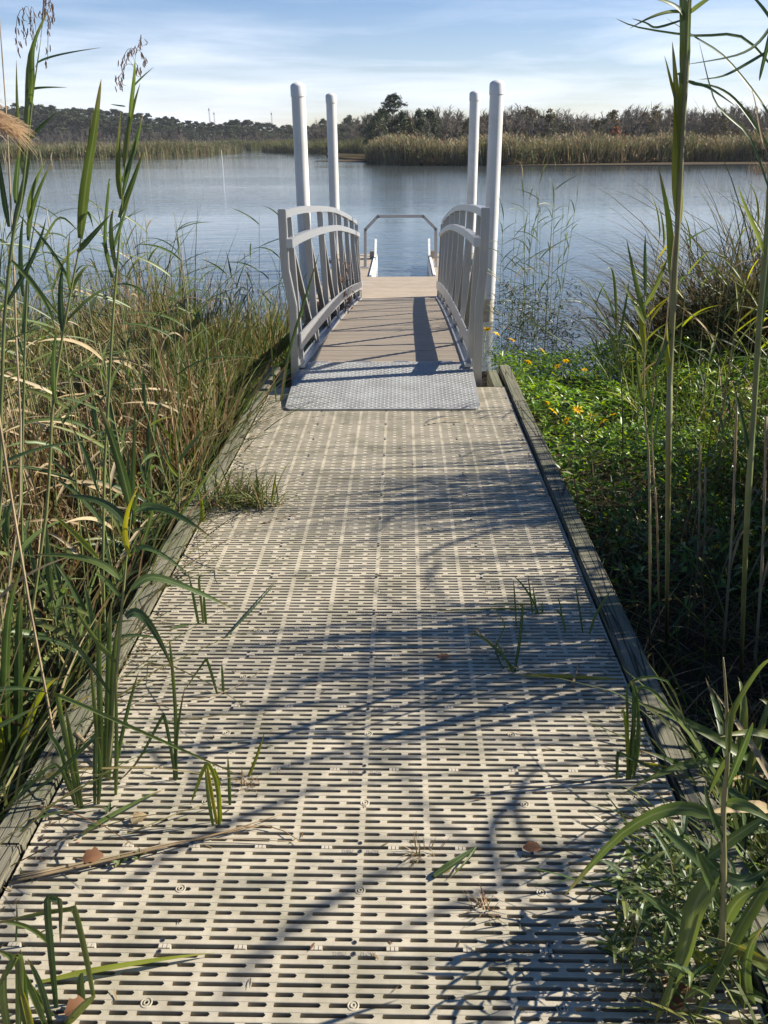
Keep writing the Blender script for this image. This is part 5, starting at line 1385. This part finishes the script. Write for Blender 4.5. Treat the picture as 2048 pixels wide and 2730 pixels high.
hero('broad_reed', 'fresh broad-leaved reed arching over the left edge of the deck', 'reed', tuple(on_z(232, 1688, -.01)), [(243, 1560), (256, 1400), (268, 1260), (284, 1105)],
     [([(283, 1101), (255, 985), (208, 862)], .030), ([(285, 1101), (289, 985), (292, 866)], .013), ([(292, 1106), (355, 1100), (458, 1162)], .026), ([(275, 1139), (222, 1086), (130, 1071)], .026),
      ([(260, 1255), (195, 1209), (65, 1199)], .024), ([(212, 1204), (160, 1150), (113, 1112)], .018, 'leaf_yellow'), ([(284, 1272), (330, 1246), (420, 1275), (506, 1317)], .024), ([(273, 1334), (318, 1340), (379, 1458)], .030),
      ([(290, 1192), (330, 1187), (410, 1242)], .018), ([(262, 1290), (225, 1250), (205, 1240)], .016), ([(280, 1200), (272, 1130), (300, 1050)], .018, 'leaf_yellow'), ([(300, 1190), (330, 1100), (318, 1060)], .012), ([(252, 1430), (200, 1370), (150, 1290)], .018), ([(240, 1500), (170, 1400), (140, 1380)], .014)], float(on_z(232, 1688, 0)[1]), r=.0065)
hero('broad_reed', 'slim leafy reed by the left curb with hanging yellow-green leaves', 'reed', tuple(on_z(392, 1330, GZ)), [(388, 1180), (387, 1090), (386, 1000), (384, 920)],
     [([(386, 1000), (420, 950), (452, 918)], .022), ([(386, 1060), (360, 980), (340, 920)], .016), ([(388, 1120), (440, 1040), (480, 1000)], .018), ([(386, 1030), (370, 1010), (352, 985)], .018, 'leaf_yellow'), ([(430, 1060), (434, 1120), (415, 1200)], .022, 'leaf_yellow'), ([(436, 1080), (440, 1140), (436, 1180)], .020, 'leaf_yellow'), ([(384, 1090), (340, 1060), (300, 1050)], .014), ([(386, 1150), (420, 1180), (440, 1230)], .014), ([(387, 950), (390, 900), (398, 830)], .012)], float(on_z(392, 1330, GZ)[1]), r=.0045)
hero('broad_reed', 'sunlit yellow-green broad-leaved clump at the left edge', 'reed', tuple(on_z(20, 1790, GZ)), [(18, 1600), (10, 1450), (4, 1320)],
     [([(18, 1700), (14, 1500), (20, 1330), (48, 1220)], .045, 'leaf'), ([(30, 1720), (40, 1560), (42, 1350), (50, 1290)], .04, 'leaf'), ([(35, 1690), (70, 1540), (128, 1462)], .032, 'leaf_yellow'), ([(38, 1700), (90, 1590), (140, 1520)], .026, 'leaf_yellow'),
      ([(10, 1690), (0, 1560), (-20, 1450)], .035, 'leaf_yellow'), ([(30, 1740), (50, 1660), (72, 1600), (80, 1700)], .03, 'leaf'), ([(20, 1560), (60, 1460), (110, 1370)], .022), ([(6, 1400), (-10, 1300), (10, 1230), (28, 1230)], .012, 'dry'), ([(12, 1500), (-30, 1420), (-60, 1400)], .03), ([(28, 1760), (34, 1650), (30, 1540)], .035), ([(16, 1780), (60, 1640), (100, 1560)], .02)], float(on_z(20, 1790, GZ)[1]), r=.008)
blade_plant('yellowing tuft with blades snapped over, left of the deck middle', (470, 1788),
    [([(474, 1787), (470, 1700), (452, 1652), (440, 1660), (425, 1700), (411, 1738)], .011, 'leaf_yellow', -.003), ([(470, 1786), (455, 1700), (447, 1650)], .010, 'leaf_yellow'), ([(462, 1790), (450, 1720), (444, 1655)], .009, 'leaf'), ([(478, 1780), (472, 1700), (462, 1660), (480, 1700)], .009, 'leaf_yellow')])
blade_plant('single short green blade standing beside the yellowing tuft', (497, 1745), [([(497, 1745), (495, 1690), (492, 1632)], .009)])
blade_plant('thin sprig leaning right out of the deck slots', (534, 1681), [([(534, 1681), (552, 1640), (571, 1582)], .009), ([(534, 1683), (548, 1650), (566, 1600)], .006, 'leaf_yellow')])
blade_plant('pair of snapped green stems with a blade bent to the left', (380, 1692), [([(380, 1692), (370, 1620), (356, 1550), (348, 1552), (300, 1640), (262, 1740)], .009, 'leaf', -.004), ([(376, 1690), (380, 1560), (372, 1440), (366, 1380)], .010), ([(384, 1690), (382, 1600), (400, 1480)], .008)])
blade_plant('two short stubby green stems near the left middle of the deck', (476, 1502), [([(470, 1501), (460, 1465), (448, 1428), (440, 1430), (395, 1500)], .009, 'leaf', -.004), ([(483, 1501), (481, 1465), (479, 1431)], .009)])
blade_plant('green shoots with bent blades by the left curb, just behind the broad reed', (430, 1355), [([(430, 1352), (420, 1300), (408, 1240)], .011), ([(440, 1350), (436, 1310), (430, 1250), (440, 1245)], .010), ([(446, 1352), (442, 1310), (440, 1270)], .010), ([(425, 1350), (400, 1390), (372, 1420)], .010, 'leaf', -.03)])
blade_plant('sprawling clump of bent green blades at the bottom left corner', (110, 2190),
    [([(123, 2182), (112, 2060), (103, 1946), (116, 1940), (131, 1950), (130, 2041)], .014, 'leaf', .0), ([(204, 2160), (186, 2060), (163, 1966), (150, 1962), (70, 1975), (-10, 1995)], .012, 'leaf', -.004),
     ([(60, 2225), (50, 2120), (44, 2050)], .018), ([(40, 2225), (44, 2130), (40, 2060), (20, 2090), (-10, 2140)], .016, 'leaf', -.004), ([(20, 2230), (8, 2140), (16, 2090)], .016), ([(100, 2215), (70, 2140), (30, 2070), (-10, 2050)], .014), ([(110, 2210), (90, 2130), (60, 2070)], .013), ([(120, 2200), (90, 2160), (40, 2090)], .012), ([(180, 2170), (175, 2120), (180, 2100)], .016), ([(140, 2215), (180, 2170), (206, 2150)], .018), ([(70, 2230), (60, 2180), (40, 2120)], .014, 'leaf_yellow'), ([(110, 2040), (60, 2000), (-10, 1990)], .012, 'leaf', -.01), ([(34, 2040), (37, 1990), (36, 1950)], .004)])
blade_plant('green clump at the right edge with a blade arching over the curb', (1360, 1688),
    [([(1358, 1688), (1366, 1590), (1368, 1490), (1364, 1478)], .013), ([(1366, 1688), (1378, 1600), (1374, 1500), (1362, 1470)], .012), ([(1352, 1688), (1360, 1620), (1368, 1540)], .011), ([(1362, 1680), (1378, 1560), (1374, 1488), (1420, 1500), (1490, 1593)], .010, 'leaf', -.004), ([(1360, 1680), (1354, 1540), (1362, 1472), (1440, 1470), (1480, 1560)], .008, 'leaf', .01),
     ([(1331, 1688), (1332, 1650), (1333, 1628), (1345, 1628), (1440, 1670), (1545, 1725)], .010, 'leaf', -.004), ([(1356, 1690), (1350, 1560), (1340, 1540)], .009, 'leaf_yellow'), ([(1370, 1650), (1400, 1700), (1435, 1760)], .010, 'leaf_yellow', -.02)])
blade_plant('upright green shoots near the right curb with a fallen stem beside them', (1113, 1455),
    [([(1111, 1454), (1122, 1380), (1128, 1310), (1122, 1312)], .011), ([(1116, 1456), (1080, 1410), (1034, 1372), (1010, 1370)], .009, 'leaf', .01), ([(1108, 1456), (1090, 1420), (1070, 1380)], .007), ([(1118, 1462), (1150, 1478), (1250, 1500), (1338, 1518)], .013, 'leaf_yellow', -.012), ([(1115, 1465), (1140, 1490), (1130, 1480)], .012, 'dry')])
blade_plant('fine upright blades in front of the right curb joint', (1158, 1330), [([(1159, 1330), (1156, 1305), (1150, 1262)], .009), ([(1165, 1331), (1140, 1280), (1109, 1243)], .008), ([(1150, 1330), (1146, 1290), (1140, 1240)], .007), ([(1174, 1331), (1170, 1312), (1172, 1300)], .008), ([(1115, 1354), (1112, 1300), (1109, 1250)], .006)])
blade_plant('tall single blades beside the right curb', (1262, 1373), [([(1259, 1372), (1250, 1310), (1241, 1254)], .007), ([(1272, 1374), (1290, 1320), (1325, 1270)], .010), ([(1222, 1372), (1212, 1330), (1198, 1318)], .008), ([(1215, 1345), (1210, 1310), (1204, 1290)], .006)])
blade_plant('drooping thin blades lying across the right half of the deck', (1090, 1300), [([(1175, 1320), (1100, 1330), (1010, 1345), (930, 1366)], .007, 'leaf', -.01), ([(1200, 1310), (1100, 1322), (1050, 1330)], .006, 'leaf', -.01), ([(1120, 1420), (1050, 1380), (1025, 1360), (1014, 1400)], .006, 'dry', .0), ([(1090, 1450), (1070, 1400), (1090, 1350), (1060, 1310)], .005, 'leaf', .0)])
# fine grass tuft at the left curb
p = on_z(530, 1090, 0)
t = empty('grass_tuft', 'bushy tuft of fine green grass on the deck at the left curb', 'grass tuft', p)
n = 300; base = np.stack([rng.normal(-.03, .11, n), rng.normal(0, .045, n)+.02*np.sin(rng.uniform(0, 6, n)), np.full(n, -.01)], -1)
o = np_mesh('blades', *blades(base, rng.uniform(0, 6.28, n), np.abs(rng.normal(.35, .4, n)), rng.uniform(0, .7, n), rng.uniform(.06, .30, n), rng.uniform(.005, .009, n), pick(PAL_GREEN+PAL_OLIVE[:3]+PAL_DEAD[:1], n), 4, face=rng.uniform(0, 3.14, n)), M['grass'], parent=t)
blade_plant('few tall blades standing up out of the fine left tuft', (590, 1080), [([(585, 1090), (592, 1050), (597, 1020)], .012, 'leaf_yellow'), ([(480, 1100), (470, 1060), (462, 1010)], .010), ([(470, 1100), (490, 1050), (500, 1010)], .010), ([(450, 1110), (440, 1040), (430, 1000)], .012)])
# blades at the threshold plate
blade_plant('two green blades leaning at the left corner of the threshold plate', (600, 868), [([(597, 870), (590, 800), (586, 740)], .012), ([(608, 868), (620, 780), (645, 690), (690, 545)], .022), ([(605, 870), (612, 820), (616, 790)], .012, 'dry')])

# bottom right: the big broad-leaved plant and the fine bamboo-like grass beneath
Yb = float(on_z(1556, 2190, -.05)[1])
hero('broad_reed', 'large broad-leaved plant in the bottom right corner arching over the deck', 'reed', tuple(on_z(1556, 2195, -.3)), [(1560, 2050), (1563, 1900), (1563, 1746), (1572, 1637), (1568, 1500), (1562, 1420)],
     [([(1563, 1777), (1466, 1744), (1345, 1798), (1217, 1936)], .032, 'leaf', .05), ([(1545, 1880), (1499, 1960), (1470, 2080), (1412, 2215)], .050, 'leaf', -.06), ([(1568, 1735), (1616, 1743), (1670, 1778)], .028, 'leaf', -.03), ([(1531, 1849), (1601, 1797), (1675, 1752)], .028, 'leaf', .02),
      ([(1680, 1870), (1601, 1995), (1540, 2120), (1480, 2230)], .040, 'leaf', -.05), ([(1484, 1998), (1430, 1960), (1371, 1914)], .022), ([(1560, 1900), (1480, 1830), (1418, 1776)], .030, 'leaf', .05), ([(1564, 1990), (1640, 2080), (1680, 2120)], .035), ([(1566, 2040), (1620, 2060), (1680, 2090)], .028, 'leaf_yellow'),
      ([(1572, 1637), (1580, 1540), (1640, 1440), (1680, 1420)], .016), ([(1566, 1560), (1600, 1500), (1625, 1470)], .014), ([(1570, 1700), (1610, 1600), (1625, 1560)], .016), ([(1562, 1880), (1610, 1900), (1675, 1860)], .030), ([(1560, 2100), (1500, 2060), (1450, 2050)], .026, 'leaf_yellow'), ([(1561, 1960), (1520, 1880), (1500, 1820)], .022), ([(1563, 1820), (1530, 1740), (1524, 1690)], .016), ([(1572, 1630), (1545, 1680), (1530, 1720)], .014),
      ([(1566, 2000), (1600, 1940), (1660, 1920)], .03), ([(1570, 2150), (1630, 2150), (1680, 2190)], .036), ([(1640, 2230), (1610, 2100), (1650, 2000)], .03)], Yb, r=.0075)
p = on_z(1400, 2060, -.005)
t = empty('grass_tuft', 'low bamboo-like grass with many short leaves at the bottom right', 'grass tuft', p)
for k in range(34):
    bx, by = random.gauss(.05, .08), random.gauss(.0, .07)
    h = random.uniform(.10, .27); lx, ly = random.gauss(-.02, .05), random.gauss(0, .04)
    b = MB(); C_ = curve([p+np.array([bx, by, -.01]), p+np.array([bx+lx*.4, by+ly*.4, h*.6]), p+np.array([bx+lx, by+ly, h])], 6); b.tube(C_, [.0014]*7, 4); b.build('stem', M['stem'], t)
    for j in range(2, 7):
        for s in (1, 2):
            if random.random() < .25: continue
            aa = random.uniform(0, 6.28); l = random.uniform(.035, .085); e = random.uniform(0, .9)
            d = np.array([math.cos(aa)*math.cos(e), math.sin(aa)*math.cos(e), math.sin(e)])*l
            b = MB(); b.leaf([C_[j], C_[j]+d*.5+np.array([0, 0, .008]), C_[j]+d], random.uniform(.008, .014), fold=.15, nrm=(.1, -.2, 1), seg=4); b.build('leaf', M['leaf'], t)
# debris lying on the deck
def lying(name, label, cat, pts, w, mt, lift=.008, rad=None, group=None):
    Q = [on_z(x, y, lift+(.012 if 0 < i < len(pts)-1 else 0)) for i, (x, y) in enumerate(pts)]
    t = empty(name, label, cat, Q[0], group)
    b = MB()
    if rad: b.tube(curve(Q, 10), [rad*(1-.05*k) for k in range(11)], 6)
    else: b.leaf(Q, w, fold=.25, nrm=(0, 0, 1), seg=10)
    b.build('stem' if rad else 'blade', M[mt], t, smooth=True); return t
t = lying('dry_stalk_bundle', 'bundle of long dry brown stalks lying across the lower left deck', 'stalks', [(20, 1905), (200, 1866), (400, 1818), (549, 1782)], 0, 'dry', .010, .0035)
for pts in ([(28, 1893), (210, 1856), (380, 1822), (560, 1784)], [(26, 1898), (260, 1846), (430, 1812), (644, 1818)], [(60, 1895), (260, 1850), (470, 1800), (610, 1758)], [(24, 1902), (240, 1858), (520, 1788), (600, 1790), (648, 1817)]):
    Q = [on_z(x, y, .012) for x, y in pts]; b = MB(); b.tube(curve(Q, 10), [.0030-.0002*k for k in range(11)], 5); b.build('stalk', M['dry'], t, smooth=True)
lying('cut_reed', 'pale green fallen blade beside the folded left tuft', 'fallen blade', [(176, 1804), (265, 1750), (356, 1703)], .020, 'leaf')
lying('cut_reed', 'yellow-tipped fallen blade lying from the bottom left clump', 'fallen blade', [(88, 2122), (280, 2084), (464, 2058)], .016, 'leaf_yellow')
lying('cut_reed', 'long green fallen blade lying toward the left curb', 'fallen blade', [(10, 1800), (110, 1760), (230, 1742)], .012, 'leaf')
t = lying('folded_blade', 'bent green reed leaf lying on the deck right of centre', 'fallen blade', [(938, 1893), (990, 1858), (1030, 1828)], .022, 'leaf', .012)
Q = [on_z(1030, 1828, .02), on_z(1006, 1862, .02), on_z(968, 1900, .008)]; b = MB(); b.leaf(Q, .007, nrm=(0, 0, 1)); b.build('blade', M['leaf'], t)
lying('cut_reed', 'thin dry blade lying just in front of the threshold plate', 'fallen blade', [(915, 918), (990, 905), (1065, 922)], .010, 'dry')
lying('cut_reed', 'thin green blade lying along the left middle of the deck', 'fallen blade', [(490, 1375), (560, 1300), (600, 1250)], .010, 'leaf')
lying('fallen_stalk', 'thin dry stalk lying on the left middle of the deck', 'stalk', [(330, 1520), (470, 1500), (580, 1440)], 0, 'dry', .006, .0018)
lying('fallen_stalk', 'thin dry stalk lying near the right shoots', 'stalk', [(1030, 1395), (1110, 1440), (1200, 1470)], 0, 'dry', .006, .0018)
lying('fallen_stalk', 'short pale cut stalk lying near the right curb', 'stalk', [(1236, 1478), (1252, 1432)], 0, 'dry', .012, .006)
lying('fallen_stalk', 'pair of thick cut dry stalks by the left curb', 'stalk', [(165, 1585), (240, 1660)], 0, 'dry', .02, .008)
def fallen_leaf(label, px, L_, W_, rz, curl=.1, mt='brown_leaf'):
    p = on_z(*px, .012); t = empty('fallen_leaf', label, 'leaf', p)
    b = MB(); d = np.array([math.cos(rz), math.sin(rz), 0])
    b.leaf([p, p+d*L_*.5+np.array([0, 0, curl*L_]), p+d*L_+np.array([0, 0, curl*.4*L_])], W_, fold=.16, nrm=(0, -.25, 1), seg=9, prof=lambda tt: (1+.22*math.sin(tt*17+L_*300))*math.sin(math.pi*min(1, .06+.94*tt))**.9)
    b.build('blade', M[mt], t)
    b = MB(); b.tube([p, p-d*L_*.25+np.array([0, 0, .006])], [.0012, .001], 4); b.build('leaf_stalk', M['dry'], t); return t
fallen_leaf('curled brown dead leaf by the dry stalk bundle', (178, 1856), .055, .042, .2)
fallen_leaf('pale tan curled leaf above the dry stalk bundle', (286, 1778), .045, .036, .8, mt='dry')
fallen_leaf('brown dead leaf in the bottom left clump', (140, 2190), .05, .04, .5)
fallen_leaf('big pinkish-brown dead leaf under the bottom right plant', (1452, 2186), .10, .055, 1.2, .12)
fallen_leaf('small brown leaf on the deck centre-right', (945, 1420), .05, .025, .1, .06)
fallen_leaf('dark brown curled leaf at a seam on the right', (1130, 1832), .05, .03, -.1, .12)
fallen_leaf('small tan leaf in front of the bent green reed leaf', (958, 1886), .03, .022, .9, .12, 'dry')
for (x, y, lab) in ((910, 1850, 'dry root tuft poking from a slot left of the bent leaf'), (1040, 1970, 'dead twiggy tuft in a slot at the lower right'), (535, 1700, 'dead twiggy tuft right of the yellowing tuft'), (1420, 2190, 'dead stubble under the bottom right plant')):
    p = on_z(x, y, -.008); t = empty('dead_tuft', lab, 'grass tuft', p)
    n = 26; o = np_mesh('blades', *blades(np.stack([rng.normal(0, .014, n), rng.normal(0, .008, n), np.zeros(n)], -1), rng.uniform(0, 6.28, n), rng.uniform(.2, 1.2, n), rng.uniform(0, .5, n), rng.uniform(.03, .075, n), rng.uniform(.002, .004, n), pick(PAL_DEAD, n), 3), M['dead'], parent=t)
for k, (x, y) in enumerate(((470, 870), (238, 1760), (300, 1862), (260, 1875))):
    p = on_z(x, y, -.005) if y > 900 else None
    if p is None: continue
    t = empty('seedling', ('tiny pale green seedling in a slot near the yellowing tuft', 'tiny two-leaved seedling in a slot beside the stalk bundle', 'tiny green seedling just behind the stalk bundle')[k-1], 'seedling', p)
    for a in (0.3, 1.7, 3.2, 4.6):
        b = MB(); d = np.array([math.cos(a), math.sin(a), .8])*.022; b.leaf([p+np.array([0, 0, .012]), p+d*.6+np.array([0, 0, .014]), p+d+np.array([0, 0, .008])], .010, nrm=(0, 0, 1), seg=4); b.build('leaf', M['leaf'], t)
# crumbs of dead leaf and seed caught on the boards and along the curbs
n = 900; side = rng.random(n)
x = np.where(side < .35, -.893+np.abs(rng.normal(0, .05, n)), np.where(side < .7, .893-np.abs(rng.normal(0, .05, n)), rng.uniform(-.88, .88, n)))
base = np.stack([x, rng.uniform(-.3, 4.2, n), np.full(n, .0025)], -1)
o = np_mesh('leaf_litter', *blades(base, rng.uniform(0, 6.28, n), rng.uniform(1.35, 1.55, n), np.zeros(n), rng.uniform(.006, .035, n), rng.uniform(.002, .006, n), pick([(.16, .10, .05), (.10, .07, .04), (.26, .19, .10), (.07, .06, .035)], n), 2), M['dead'], label='crumbs of dead leaves scattered on the boards and along both curbs')
o['category'] = 'leaf litter'
# weedy sprig caught on the left railing
p = (gc(9.2)-.64, 9.2, gz(9.2)+.01); t = empty('weed_sprig', 'dry weedy sprig growing up the left railing of the gangway', 'weed', p)
b = MB(); rr = random.Random(4)
for k in range(7):
    x = p[0]+rr.gauss(0, .04); h = rr.uniform(.2, .62); b.tube([(x, p[1], p[2]), (x+rr.gauss(.03, .03), p[1]+rr.gauss(0, .05), p[2]+h*.5), (x+rr.gauss(.06, .05), p[1]+rr.gauss(0, .05), p[2]+h)], [.003, .0025, .0015], 4)
b.build('stem', M['bark'], t)
b = MB()
for k in range(70):
    c = np.array([p[0]+rr.gauss(.03, .05), p[1]+rr.gauss(0, .06), p[2]+rr.uniform(.05, .62)]); d = np.array([rr.gauss(0, .02), rr.gauss(0, .02), rr.gauss(0, .02)]); b.leaf([c, c+d*.5, c+d], .018, seg=3)
b.build('leaves', M['brown_leaf'], t)
